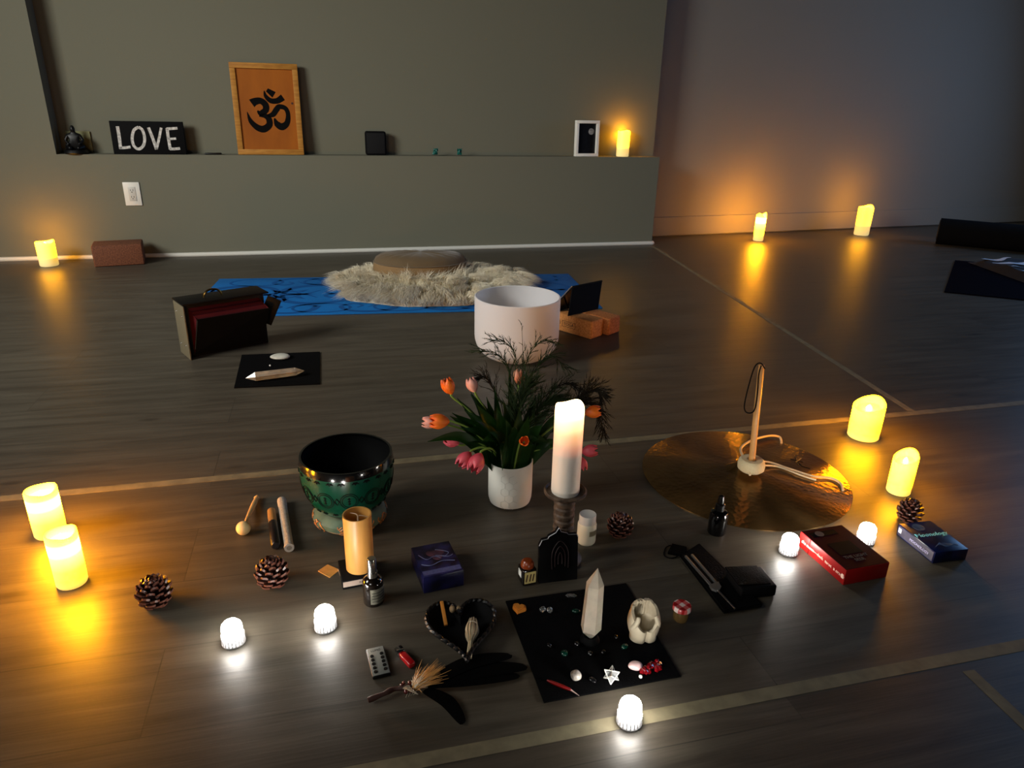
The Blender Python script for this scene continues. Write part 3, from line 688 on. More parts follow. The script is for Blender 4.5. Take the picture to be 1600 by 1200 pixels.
# right-hand flap
bm = box((0, 0, 0), (0.05, 0.006, 0.10), 0.001, rot=(Matrix.Rotation(-0.5, 3, 'Z') @ Matrix.Rotation(0.45, 3, 'Y'))); obj('side_flap', bm, LACQ, t, loc=(Ls+0.012, 0.02, Hs-0.07))
hp = [Vector((0.112+0.030*math.cos(k*PI/12), 0.05, Hs+0.005+0.024*math.sin(k*PI/12))) for k in range(13)]
obj('carry_handle', tube(hp, 0.0035, 8), mat('brass', (190, 150, 80), 0.2, metal=1.0), t)

# ================================================================== black cloth with stone and quartz
cs = [P(366, 607), P(500, 601), P(500, 551), P(378, 556)]
tag(obj('black_cloth', prism([(c.x, c.y) for c in cs], 0.0, 0.004), CLOTH_B, smooth=False), 'small black cloth on the floor beside the shruti box, under a quartz wand', 'cloth')
def crystal(bm, L, r, t1, t2, sides=6, taper=0.9, M=None, a0=0.3):
    rings = []
    for z_, rr in ((0, 0), (t1, r), (L-t2, r*taper), (L, 0)):
        if rr == 0: rings.append([bm.verts.new((r*0.1, 0, z_))])
        else: rings.append([bm.verts.new((rr*(1+0.12*math.sin(2.3*k))*math.cos(2*PI*k/sides+a0), rr*math.sin(2*PI*k/sides+a0), z_+0.08*r*math.sin(3.1*k))) for k in range(sides)])
    for a_, b_ in zip(rings[:-1], rings[1:]):
        for k in range(sides):
            k2 = (k+1) % sides
            if len(a_) == 1: bm.faces.new((a_[0], b_[k2], b_[k]))
            elif len(b_) == 1: bm.faces.new((a_[k], a_[k2], b_[0]))
            else: bm.faces.new((a_[k], a_[k2], b_[k2], b_[k]))
    if M is not None:
        for rg in rings:
            for v in rg: v.co = M @ v.co
QZ = mat('clear_quartz', (240, 232, 215), 0.08, trans=0.75, ior=1.54, noise_amt=0.4, nscale=50)
QZM = mat('milky_quartz', (188, 178, 160), 0.28, trans=0.12, ior=1.5, noise_amt=0.22, nscale=45, sss=0.2)
q1 = P(384, 598, 0.004); q2 = P(477, 586, 0.004); d = (q2-q1)
bm = NB(); crystal(bm, d.length, 0.0165, 0.03, 0.03, M=RY(PI/2)); 
tag(obj('quartz_wand', bm, QZ, smooth=False, loc=q1+Vector((0, 0, 0.0165)), rot=(0, 0, math.atan2(d.y, d.x))), 'clear double pointed quartz crystal lying on the small black cloth', 'crystal')
def pebble(name, px, py, zb_, s, m, label, rz=0.0, seed=0, cat='stone', group=None):
    bm = NB(); bmesh.ops.create_icosphere(bm, subdivisions=3, radius=1)
    for v in bm.verts:
        k = 1+0.10*noise.noise(v.co*1.3+Vector((seed, 0, 0))); v.co = Vector((v.co.x*s[0]*k, v.co.y*s[1]*k, v.co.z*s[2]*k))
    zm = min(v.co.z for v in bm.verts); p = P(px, py, zb_+s[2]); 
    return tag(obj(name, bm, m, loc=(p.x, p.y, zb_-zm), rot=(0, 0, rz)), label, cat, group)
pebble('flat_stone', 438, 557, 0.004, (0.033, 0.026, 0.008), mat('pale_selenite', (196, 194, 182), 0.5, noise_amt=0.2), 'flat pale oval stone at the back of the small black cloth')
pebble('small_bead', 422, 571, 0.004, (0.0032, 0.0032, 0.003), WHITE, 'tiny white bead on the black cloth between oval stone and quartz', cat='bead')

# ================================================================== green metal singing bowl on its cushion
GB = Vector((0.0, 1.362, 0))
BR2 = 0.0965
t = thing('bowl_cushion', 'round brocade ring cushion under the dark green singing bowl', 'cushion', GB)
CUSH = mat('brocade', (92, 122, 108), 0.5, sheen=0.2, col2=(50, 80, 68), nscale=22)
obj('ring', lathe([(0.03, 0.004), (0.045, 0.0), (0.066, 0.003), (0.077, 0.014), (0.077, 0.024), (0.066, 0.034), (0.05, 0.036), (0.035, 0.028), (0.028, 0.016), (0.03, 0.004)], 48), CUSH, t)
bm = NB(); rg = random.Random(5)
for k in range(9):   # embroidered sprays
    a0 = 2*PI*k/9-1.9
    for j in range(5):
        a1 = a0+rg.uniform(-0.22, 0.22); pts = []
        for i in range(6):
            a_ = a1+0.10*math.sin(i+j); th_ = 0.25+i*0.24; rr = 0.056+0.0225*math.cos(th_-0.9); zz = 0.018+0.0178*math.sin(th_-0.9)
            pts.append(Vector((rr*math.cos(a_), rr*math.sin(a_), zz)))
        add_tube(bm, pts, 0.0010, 5)
obj('embroidery', bm, mat('gold_thread', (176, 120, 70), 0.4, metal=0.3), t)
zb = 0.024
GH = HZ(GB, 707)-zb
def green_mat():
    mt = mat('green_lacquer_bowl', (5, 66, 48), 0.25, coat=0.3)
    return mt
BLG = mat('black_gloss_metal', (9, 10, 11), 0.15, coat=0.5)
t = thing('singing_bowl', 'large dark green singing bowl with black ornament on a brocade cushion', 'singing bowl', (GB.x, GB.y, zb))
def gprof(zv):  # outer radius at height fraction
    f_ = zv/GH
    pts = [(0, 0.30), (0.04, 0.46), (0.12, 0.64), (0.25, 0.81), (0.42, 0.93), (0.62, 0.98), (0.80, 1.0), (0.92, 1.0), (1.0, 0.985)]
    for (a0, r0_), (a1, r1_) in zip(pts[:-1], pts[1:]):
        if f_ <= a1: return BR2*(r0_+(r1_-r0_)*(f_-a0)/(a1-a0))
    return BR2*0.985
fr = [0, 0.02, 0.04, 0.08, 0.12, 0.18, 0.25, 0.33, 0.42, 0.52, 0.62, 0.72, 0.80, 0.88, 0.95, 1.0]
op = [(0, 0)]+[(gprof(f_*GH), f_*GH) for f_ in fr]
ip = [(gprof(f_*GH)-0.005, max(0.005, f_*GH)) for f_ in fr[::-1] if f_ > 0.03]+[(0, 0.005)]
op[-1] = (op[-1][0]-0.0008, op[-1][1])
bm = NB(); add_lathe(bm, op+ip, 72)
for f_ in bm.faces:
    c = f_.calc_center_median(); rr = math.hypot(c.x, c.y); outer = rr > gprof(min(GH, max(0, c.z)))-0.003
    f_.material_index = 1 if (outer and 0.14*GH < c.z < 0.90*GH) else (0 if outer or c.z > 0.97*GH else 2)
obj('bowl_shell', bm, [BLG, green_mat(), mat('black_interior', (5, 5, 6), 0.55, spec=0.2)], t)
bm = NB()
def on_bowl(a_, z_, off=0.0004):
    rr = gprof(z_)+off; return Vector((rr*math.cos(a_), rr*math.sin(a_), z_))
def motif(pts2, r_):   # pts in (angle, z)
    add_tube(bm, [on_bowl(a_, z_) for a_, z_ in pts2], r_, 5)
for k in range(12):
    a0 = 2*PI*k/12; zc_ = GH*0.54
    for R_ in (0.0185, 0.0145): motif([(a0+R_/BR2*math.cos(q*PI/10), zc_+R_*math.sin(q*PI/10)) for q in range(21)], 0.0008)
    for q in (-1, 0, 1): motif([(a0-0.03, zc_+q*0.006), (a0+0.03, zc_+q*0.006)], 0.0011)
    motif([(a0, zc_-0.009), (a0, zc_+0.009)], 0.0010)
    for z1 in (GH*0.83, GH*0.24):
        for s in (-1, 1):
            am = a0+2*PI/24*s*0.55
            motif([(am-0.07, z1), (am, z1+0.003), (am+0.07, z1)], 0.0013); motif([(am-0.04, z1+0.004), (am, z1-0.002), (am+0.04, z1+0.004)], 0.0013)
    am = a0+2*PI/24
    motif([(am-0.05, zc_), (am, zc_+0.008), (am+0.05, zc_), (am, zc_-0.008), (am-0.05, zc_)], 0.0012)
obj('ornament', bm, MATTE, t)

# ================================================================== bamboo chime on a small box, tag
zb = 0.0
KX = on(563, 907, 0.026, 0.018)
bl = P(536, 922); br_ = P(577, 914)
rz = math.atan2((br_-bl).y, (br_-bl).x)
exb = Vector((math.cos(rz), math.sin(rz), 0)); eyb = Vector((-math.sin(rz), math.cos(rz), 0))
cb = bl+exb*0.034+eyb*0.034
t = thing('small_black_box', 'flat black box with a pale front label under the bamboo chime', 'box', (cb.x, cb.y, 0), rz)
obj('carton', box((0, 0, 0.0095), (0.068, 0.068, 0.019), 0.001), MATTE, t)
obj('label_strip', box((0.0, -0.0343, 0.011), (0.066, 0.0008, 0.011)), mat('beige_label', (158, 140, 128), 0.6), t, smooth=False)
text_obj('label_print', 'KOSHI', 0.006, BLACK, t, TR(0.005, -0.0349, 0.011) @ RX(PI/2))
BC = cb+Vector((0.004, 0.002, 0.019))
BH = HZ(BC, 803)-0.019
BAM = mat('bamboo_veneer', (206, 148, 74), 0.42, noise_amt=0.15, nscale=16, stretch=(6, 6, 0.6))
BRn = 0.0262
t = thing('bamboo_chime', 'upright bamboo tube wind chime standing on a flat black box', 'chime', BC)
obj('tube', lathe([(BRn-0.0025, 0.001), (BRn, 0.0), (BRn, BH*0.5), (BRn, BH), (BRn-0.0022, BH), (BRn-0.0025, BH-0.001), (BRn-0.0025, 0.001)], 48), BAM, t)
obj('base_disc', lathe([(0, 0.004), (BRn-0.0026, 0.004), (BRn-0.0026, 0.008), (0, 0.008)], 32), MATTE, t)
bm = NB(); add_tube(bm, spline([(BRn-0.002, -0.002, BH-0.010), (0.004, 0.0, BH-0.004), (0.0, 0.002, BH-0.02)], 5), 0.0009, 5); add_tube(bm, spline([(-0.012, 0.016, BH-0.006), (0.0, 0.004, BH-0.004), (0.001, -0.02, BH-0.004)], 5), 0.0009, 5)
add_tube(bm, [(0, 0, BH-0.02), (0, 0, 0.05)], 0.0008, 5)
obj('cord', bm, mat('pale_cord', (200, 170, 140), 0.7), t)
bm = NB()
for k in range(8):
    a_ = 2*PI*k/8; add_tube(bm, [(0.016*math.cos(a_), 0.016*math.sin(a_), 0.02), (0.016*math.cos(a_), 0.016*math.sin(a_), BH*0.72)], 0.0012, 6)
obj('chime_rods', bm, CHROME, t)
tc = [P(497, 893), P(515, 903), P(530, 891), P(512, 883)]; tm = sum(tc, Vector())/4
t = thing('wooden_tag', 'square wooden tag on a string lying left of the bamboo chime', 'tag', (tm.x, tm.y, 0))
obj('tag_plate', prism([(c.x-tm.x, c.y-tm.y) for c in tc], 0.0, 0.0018), BAM, t, smooth=False)
sp_ = P(530, 891)-tm; ep = Vector((BC.x-0.0262-0.010, BC.y-0.010, 0.0))-tm; ep.z = 0
obj('string', tube(spline([Vector((sp_.x-0.002, sp_.y, 0.0025)), (sp_+ep)/2+Vector((0, -0.005, 0.003)), Vector((ep.x, ep.y, 0.010))], 6), 0.0007, 5), mat('pale_cord', (200, 170, 140), 0.7), t)

# ================================================================== bottles
def bottle(name, px, py, r, h, label, parts, cat='bottle'):
    p = on(px, py, r); t = thing(name, label, cat, p); return t, p
AMB = mat('dark_bottle_glass', (16, 11, 8), 0.07, coat=0.5)
GREYL = mat('grey_label', (150, 148, 132), 0.5, noise_amt=0.35, nscale=120)
p = on(585, 950, 0.018); h = HZ(p, 872)
t = thing('spray_bottle', 'dark spray bottle with silver pump and grey label before the bamboo chime', 'bottle', p)
r = 0.0185; hb = h*0.60
obj('glass_body', lathe([(0, 0), (r*0.92, 0), (r, 0.003), (r, hb*0.78), (r*0.93, hb*0.88), (r*0.62, hb*0.97), (r*0.46, hb), (r*0.44, hb+0.004), (0, hb+0.004)], 36), AMB, t)
obj('collar', lathe([(0, hb), (r*0.50, hb), (r*0.50, hb+0.010), (0, hb+0.010)], 28), CHROME, t)
obj('pump', lathe([(0, hb+0.010), (r*0.44, hb+0.010), (r*0.43, h-0.002), (r*0.38, h), (0, h)], 28), CHROME, t)
def label_arc(r_, z0, z1, a0, a1, n=18, th=0.0004):
    bm = NB(); A = []
    for k in range(n+1):
        a_ = a0+(a1-a0)*k/n; A.append((bm.verts.new((r_*math.cos(a_), r_*math.sin(a_), z0)), bm.verts.new((r_*math.cos(a_), r_*math.sin(a_), z1))))
    for a_, b_ in zip(A[:-1], A[1:]): bm.faces.new((a_[0], b_[0], b_[1], a_[1]))
    bmesh.ops.solidify(bm, geom=bm.faces[:], thickness=th); return bm
obj('bottle_label', label_arc(r+0.0006, 0.008, hb*0.70, -1.9, -0.2), GREYL, t)
bm = NB()
for z_ in (0.014, 0.020, 0.026, 0.032): 
    n0 = len(bm.verts); pts = [Vector(((r+0.0011)*math.cos(a_), (r+0.0011)*math.sin(a_), z_)) for a_ in [-1.75+k*0.13 for k in range(11)]]; add_tube(bm, pts, 0.00035, 4)
obj('label_lines', bm, BLACK, t)
p = on(1118, 839, 0.019); h = HZ(p, 773)
t = thing('dropper_bottle', 'small black glass dropper bottle at the near left edge of the cymbal', 'bottle', p)
r = 0.0195; hb = h*0.60
obj('glass_body', lathe([(0, 0), (r*0.92, 0), (r, 0.003), (r, hb*0.82), (r*0.88, hb*0.93), (r*0.5, hb), (0, hb)], 36), mat('black_bottle_glass', (6, 6, 7), 0.05, coat=0.6), t)
obj('cap', lathe([(0, hb), (r*0.50, hb), (r*0.50, hb+0.014), (r*0.40, hb+0.016), (0, hb+0.016)], 28), BLACK, t)
obj('rubber_bulb', lathe([(0, hb+0.015), (r*0.33, hb+0.016), (r*0.36, h*0.86), (r*0.28, h*0.97), (0, h)], 24), mat('black_rubber', (8, 8, 8), 0.3), t)
# white translucent jar
p = on(915, 854, 0.018); h = HZ(p, 803)
JARW = mat('milky_jar', (214, 208, 186), 0.5, trans=0.0, sss=0.15)
t = thing('white_jar', 'milky white lidded jar with a small label right of the candlestick', 'jar', p)
r = 0.0195
obj('jar_body', lathe([(0, 0), (r*0.86, 0), (r*0.97, 0.003), (r, 0.007), (r, h*0.66), (r*0.93, h*0.72), (0, h*0.72)], 36), JARW, t)
obj('lid', lathe([(0, h*0.72), (r*0.89, h*0.72), (r*0.89, h-0.001), (r*0.86, h), (r*0.80, h-0.0006), (0, h-0.0006)], 36), mat('milky_lid', (190, 186, 180), 0.45), t)
obj('jar_label', label_arc(r+0.0004, h*0.36, h*0.54, -1.65, -0.65), mat('tan_label', (150, 138, 108), 0.6), t)
# amber square jar
pb = P(822, 917); t = thing('amber_jar', 'small square dark jar with orange brown lid and cream label', 'jar', (pb.x+0.006, pb.y+0.017, 0), 0.10)
hh_ = HZ(pb, 893)
AMJ = mat('amber_brown', (120, 48, 14), 0.3, coat=0.3)
s = 0.028
obj('jar_body', box((0, 0, hh_/2), (s, s, hh_), 0.003, seg=3), AMB, t)
obj('lid', lathe([(0, hh_-0.001), (0.0125, hh_-0.001), (0.0130, hh_+0.003), (0.0118, hh_+0.009), (0.008, hh_+0.013), (0, hh_+0.014)], 28), AMJ, t)
obj('paper_label', box((0.001, -s/2-0.0004, hh_*0.5), (s*0.80, 0.0008, hh_*0.72)), mat('cream_label', (196, 178, 112), 0.6), t, smooth=False)
obj('side_label', box((-s/2-0.0004, 0, hh_*0.62), (0.0008, s*0.5, hh_*0.4)), WHITE, t, smooth=False)
bm = NB()
for x_ in (-0.006, 0.001, 0.007): add_box(bm, (x_, -s/2-0.001, hh_*0.5), (0.0028, 0.0005, hh_*0.46), rot=Matrix.Rotation(0.15, 3, 'Y'))
obj('label_figures', bm, mat('brown_ink', (70, 44, 22), 0.7), t, smooth=False)
# jam jar with gingham lid
p = on(1062, 975, 0.014); h = HZ(p, 945)
def gingham():
    mt = bpy.data.materials.new('gingham_lid'); mt.use_nodes = True; nt = mt.node_tree; b_ = nt.nodes['Principled BSDF']; N = nt.nodes.new; L = nt.links.new
    tc = N('ShaderNodeTexCoord'); sp = N('ShaderNodeSeparateXYZ'); L(tc.outputs['Object'], sp.inputs[0]); outs = []
    for i in (0, 1):
        m1 = N('ShaderNodeMath'); m1.operation = 'MULTIPLY'; m1.inputs[1].default_value = 115; L(sp.outputs[i], m1.inputs[0])
        m2 = N('ShaderNodeMath'); m2.operation = 'PINGPONG'; m2.inputs[1].default_value = 1.0; L(m1.outputs[0], m2.inputs[0])
        m3 = N('ShaderNodeMath'); m3.operation = 'GREATER_THAN'; m3.inputs[1].default_value = 0.5; L(m2.outputs[0], m3.inputs[0]); outs.append(m3)
    s_ = N('ShaderNodeMath'); s_.operation = 'ADD'; L(outs[0].outputs[0], s_.inputs[0]); L(outs[1].outputs[0], s_.inputs[1])
    s2_ = N('ShaderNodeMath'); s2_.operation = 'MULTIPLY'; s2_.inputs[1].default_value = 0.5; L(s_.outputs[0], s2_.inputs[0])
    r_ = N('ShaderNodeValToRGB'); r_.color_ramp.interpolation = 'CONSTANT'; L(s2_.outputs[0], r_.inputs[0])
    e = r_.color_ramp.elements; e[0].color = lin((226, 206, 200)); e[1].position = 0.4; e[1].color = lin((196, 86, 86)); k = e.new(0.9); k.color = lin((150, 12, 20))
    L(r_.outputs[0], b_.inputs['Base Color']); b_.inputs['Roughness'].default_value = 0.3; return mt
t = thing('jam_jar', 'tiny jar with a red and white gingham lid beside the black altar cloth', 'jar', p, 0.4)
r = 0.0155
obj('glass_body', lathe([(0, 0), (r*0.80, 0), (r*0.9, 0.003), (r*0.92, h*0.60), (r*0.84, h*0.72), (0, h*0.72)], 32), mat('amber_jam_glass', (92, 72, 40), 0.12, coat=0.4), t)
obj('lid', lathe([(0, h*0.70), (r*1.0, h*0.70), (r*1.06, h*0.73), (r*1.04, h*0.95), (r*0.97, h), (0, h)], 36), gingham(), t)

# ================================================================== pine cones
CONE = mat('pinecone_brown', (60, 26, 18), 0.45, col2=(34, 14, 10), nscale=70)
CONET = mat('pinecone_tip', (92, 54, 42), 0.35)
def pinecone(px, py, R, H, label, seed):
    rg = random.Random(seed); p = on(px, py, R*0.7)
    t = thing('pine_cone', label, 'pine cone', p, rg.random()*6, 'pine cones on the floor')
    bm = NB(); add_lathe(bm, [(0, 0.002), (R*0.35, 0.003), (R*0.55, H*0.3), (R*0.42, H*0.6), (R*0.15, H*0.85), (0, H*0.9)], 14)
    n = 62
    for k in range(n):
        f_ = (k+0.5)/n; a_ = k*2.39996
        z_ = H*(0.05+0.88*f_); env = math.sin(PI*(0.16+0.80*f_))**0.75; rr = R*env
        tilt = -0.15+1.25*f_
        w_ = R*0.33*(1-0.45*f_); ln = rr*0.78+R*0.14; th = R*0.06
        M = TR(0, 0, z_-0.10*H) @ RZ(a_) @ TR(rr*0.28, 0, 0) @ RY(-tilt)
        pr = [(0, 0.25), (0.45, 0.75), (0.8, 1.0), (1.0, 0.55), (1.08, 0.0)]
        up, dn = [], []
        for x_, wv in pr:
            cur = 0.18*(x_**2)*ln
            for s in ((1, -1) if wv else (0,)):
                up.append((x_*ln, s*wv*w_/1.0, cur+th*(1+0.9*(x_ > 0.7)))); dn.append((x_*ln, s*wv*w_, cur-th*0.3))
        U = [bm.verts.new(M @ Vector(v)) for v in up]; D = [bm.verts.new(M @ Vector(v)) for v in dn]
        order = [0, 2, 4, 6, 8, 7, 5, 3, 1]
        f1 = bm.faces.new([U[i] for i in order]); f2 = bm.faces.new([D[i] for i in order[::-1]])
        for i in range(9):
            a1, a2 = order[i], order[(i+1) % 9]; f3 = bm.faces.new((U[a1], D[a1], D[a2], U[a2]))
            if 2 <= i <= 5: f3.material_index = 1
    zm = min(v.co.z for v in bm.verts)
    for v in bm.verts: v.co.z -= zm
    obj('scales', bm, [CONE, CONET], t, smooth=False)
    return t
pinecone(428, 922, 0.0275, 0.050, 'open brown pine cone on the floor left of the wooden tag', 1)
pinecone(246, 952, 0.0275, 0.048, 'pine cone at far left beside the pair of glowing candles', 2)
pinecone(1417, 818, 0.024, 0.048, 'pine cone at right between the small candle and the blue card box', 3)
pinecone(967, 842, 0.025, 0.044, 'dark shaded pine cone right of the milky white jar', 4)

# ================================================================== mallets at left
q0 = P(382, 836, 0.0); r = 0.0145; q0 = on(382, 838, r*0.6); q1 = P(402, 775, 0.008)
t = thing('ball_mallet', 'pale wooden mallet with a round ball head, leftmost of the sticks', 'mallet', (q0.x, q0.y, 0))
bm = NB(); bmesh.ops.create_uvsphere(bm, u_segments=28, v_segments=18, radius=r)
for v in bm.verts: v.co.z += r
obj('ball_head', bm, mat('cream_wood', (216, 192, 140), 0.5), t)
d = q1-q0
hp = spline([Vector((d.x*0.12, d.y*0.12, r)), Vector((d.x*0.32, d.y*0.32, 0.014)), Vector((d.x*0.62, d.y*0.62, 0.010)), Vector((d.x*0.85, d.y*0.85, 0.008)), Vector((d.x, d.y, 0.007))], 6)
obj('handle', tube(hp, lambda t_: 0.0030+0.0028*math.sin(min(1, t_)*2.6)**2+(0.0016 if 0.86 < t_ < 0.9 else 0), 12), WOODL, t)
def stick(name, pxa, pxb, rad, label, segs):
    a_ = P(*pxa, rad); b_ = P(*pxb, rad); d = b_-a_; L = Vector((d.x, d.y)).length
    t = thing(name, label, 'mallet', (a_.x, a_.y, rad)); t.rotation_euler = (0, PI/2, math.atan2(d.y, d.x))
    for nm, prof, m_ in segs(L): obj(nm, lathe(prof, 28), m_, t)
    return t
stick('singing_bowl_mallet', (431, 853), (424, 797), 0.0095, 'short thick wooden mallet wrapped in black leather, left of the suede stick', lambda L: [
    ('leather_wrap', [(0, 0), (0.0075, 0), (0.0095, 0.003), (0.0098, L*0.60), (0.009, L*0.62), (0, L*0.62)], mat('black_leather', (20, 14, 14), 0.4)),
    ('wood_handle', [(0, L*0.62), (0.0088, L*0.62), (0.0092, L*0.8), (0.0088, L*0.97), (0.006, L), (0, L)], mat('brown_wood', (150, 112, 62), 0.45))])
stick('suede_striker', (452, 856), (440, 781), 0.0100, 'long grey suede covered stick standing out pale beside the leather mallet', lambda L: [
    ('suede_sleeve', [(0.0052, -0.0005), (0.0096, -0.0005), (0.0100, 0.004), (0.0088, 0.012), (0.0092, L*0.5), (0.0090, L*0.85), (0.0097, L*0.88), (0.0097, L*0.985), (0.008, L), (0, L)], SUEDE),
    ('core', [(0, 0.0005), (0.0054, 0.0005), (0.0054, 0.003), (0, 0.003)], mat('grey_core', (120, 112, 100), 0.7))])

# ================================================================== card boxes
def fitbox(TL, TR_, BR_, BL, BLb):
    pb = P(*BLb); hz = HZ(pb, BL[1]); c = [P(q[0], q[1], hz) for q in (TL, TR_, BR_, BL)]
    L = ((c[3]-c[0]).length+(c[2]-c[1]).length)/2; Wd = ((c[1]-c[0]).length+(c[2]-c[3]).length)/2
    dx = (c[1]-c[0])+(c[2]-c[3]); a1 = math.atan2(dx.y, dx.x); dl = (c[0]-c[3])+(c[1]-c[2]); a2 = math.atan2(dl.y, dl.x)-PI/2
    a_ = (a1+a2)/2; ctr = sum(c, Vector())/4; return ctr, Wd, L, hz, a_
ctr, Wd, L, hz, a_ = fitbox((1252, 831), (1316, 819.5), (1388, 879), (1323, 892), (1319, 915))
t = thing('red_card_box', 'red oracle card box with pale spine lettering, lit by tealights', 'card box', (ctr.x, ctr.y, 0), a_)
obj('carton', box((0, 0, hz/2), (Wd, L, hz), 0.0008), mat('red_carton', (150, 16, 14), 0.45, spec=0.3), t)
DK = mat('dark_red_print', (46, 5, 10), 0.85, spec=0.05)
obj('lid_face', box((0, 0, hz+0.0004), (Wd*0.985, L*0.985, 0.0008)), DK, t, smooth=False)
bm = NB(); add_box(bm, (-Wd*0.02, -L*0.04, hz+0.001), (Wd*0.52, L*0.30, 0.0006)); add_box(bm, (-Wd*0.1, L*0.36, hz+0.001), (Wd*0.6, L*0.12, 0.0006))
obj('cover_picture', bm, mat('near_black_print', (8, 5, 6), 0.85, spec=0.05), t, smooth=False)
obj('cover_moon', lathe([(0, 0), (0.009, 0), (0.009, 0.0006), (0, 0.0006)], 24, c=(-Wd*0.20, L*0.36, hz+0.0014)), mat('grey_print', (70, 66, 70), 0.8), t)
text_obj('cover_lettering', 'THE LIGHT\nSEER', 0.011, mat('grey_print', (70, 66, 70), 0.8), t, TR(0, -L*0.29, hz+0.0012))
Ms = TR(-Wd/2-0.0006, 0, hz*0.5) @ RZ(-PI/2) @ RX(PI/2)
text_obj('spine_lettering', 'the moon\u2014deck  tarot  a oracle', 0.0095, mat('cream_print', (240, 200, 180), 0.5), t, Ms @ TR(0.004, 0, 0))
obj('spine_emblem', box((-Wd/2-0.0005, -L*0.455, hz*0.5), (0.0006, 0.006, 0.009)), mat('cream_print', (240, 200, 180), 0.5), t, smooth=False)
obj('lid_seam', box((-Wd/2-0.0003, L*0.27, hz*0.5), (0.0006, 0.0008, hz)), DK, t, smooth=False)
ctr, Wd, L, hz, a_ = fitbox((1407, 819.5), (1454, 812), (1511, 857.7), (1461, 864), (1457, 881))
t = thing('blue_card_box', 'dark blue card box lettered Moonology in bright cyan', 'card box', (ctr.x, ctr.y, 0), a_)
obj('carton', box((0, 0, hz/2), (Wd, L, hz), 0.0008), mat('navy_carton', (12, 26, 78), 0.3, col2=(6, 8, 30), nscale=26), t)
obj('cover_moon', lathe([(0, 0), (0.0125, 0), (0.0125, 0.0005), (0, 0.0005)], 28, c=(-Wd*0.08, L*0.32, hz+0.0001)), mat('moon_grey', (96, 100, 116), 0.5, col2=(56, 60, 80), nscale=60), t)
bm = NB()
for k in range(7): add_tube(bm, spline([(-Wd*0.3+k*0.003, -L*0.33+0.002*k, hz+0.0002), (0, -L*(0.24+0.02*k), hz+0.0003), (Wd*0.35, -L*(0.36-0.01*k), hz+0.0002)], 6), 0.0005, 4)
obj('cover_clouds', bm, mat('cloud_print', (64, 90, 130), 0.4), t)
text_obj('cover_lettering', 'Moonology', 0.0165, mat('cyan_foil', (150, 246, 255), 0.4), t, TR(0.0, L*0.05, hz+0.0006), depth=0.0004, shear=0.25)
Ms = TR(-Wd/2-0.0006, 0, hz*0.5) @ RZ(-PI/2) @ RX(PI/2)
obj('spine_panel', box((-Wd/2-0.0003, 0, hz*0.52), (0.0006, L*0.94, hz*0.8)), mat('grey_spine', (88, 84, 96), 0.4, col2=(48, 46, 62), nscale=30), t, smooth=False)
text_obj('spine_lettering', 'MOONOLOGY', 0.008, mat('pale_lavender', (190, 186, 220), 0.5), t, Ms @ TR(0.012, 0, 0.0006))
obj('spine_emblem', box((-Wd/2-0.0007, L*0.42, hz*0.55), (0.0006, 0.008, 0.010), 0.0), WHITE, t, smooth=False)
ctr, Wd, L, hz, a_ = fitbox((642, 855), (702.6, 845), (723.7, 890), (662, 904.7), (661, 929))
t = thing('purple_card_box', 'dark violet blue card box with a swirling picture, in front of the green bowl', 'card box', (ctr.x, ctr.y, 0), a_)
obj('carton', box((0, 0, hz/2), (Wd, L, hz), 0.0012), mat('violet_carton', (24, 24, 70), 0.3, col2=(6, 6, 26), nscale=34), t)
obj('cover_face', box((0, 0, hz+0.0002), (Wd*0.97, L*0.97, 0.0005)), mat('violet_cover', (46, 46, 100), 0.3, col2=(8, 8, 22), nscale=38), t, smooth=False)
obj('cover_figure', lathe([(0, 0), (0.016, 0), (0.016, 0.0006), (0, 0.0006)], 24, c=(0.002, L*0.14, hz+0.0002), fn=lambda r_, z_, a__: (r_*(1+0.25*math.sin(3*a__)), z_)), mat('mauve_print', (112, 70, 84), 0.4, col2=(50, 34, 60), nscale=60), t)
bm = NB()
for pts in ([(-0.4, 0.2), (-0.25, 0.02), (-0.05, 0.08), (0.1, 0.0)], [(0.05, 0.28), (0.2, 0.22), (0.34, 0.12), (0.22, 0.02)], [(-0.42, -0.1), (-0.2, -0.18), (0.1, -0.1), (0.4, -0.16)], [(0.0, 0.1), (0.12, 0.06), (0.3, 0.0), (0.42, 0.04)]):
    add_tube(bm, spline([Vector((x_*Wd, y_*L, hz+0.0006)) for x_, y_ in pts], 6), 0.0009, 5)
obj('cover_swirls', bm, mat('pale_blue_print', (104, 108, 150), 0.4), t)
obj('cover_title_band', box((0, -L*0.38, hz+0.0006), (Wd*0.93, L*0.13, 0.0005)), mat('lavender_band', (92, 92, 140), 0.4, noise_amt=0.3, nscale=200), t, smooth=False)

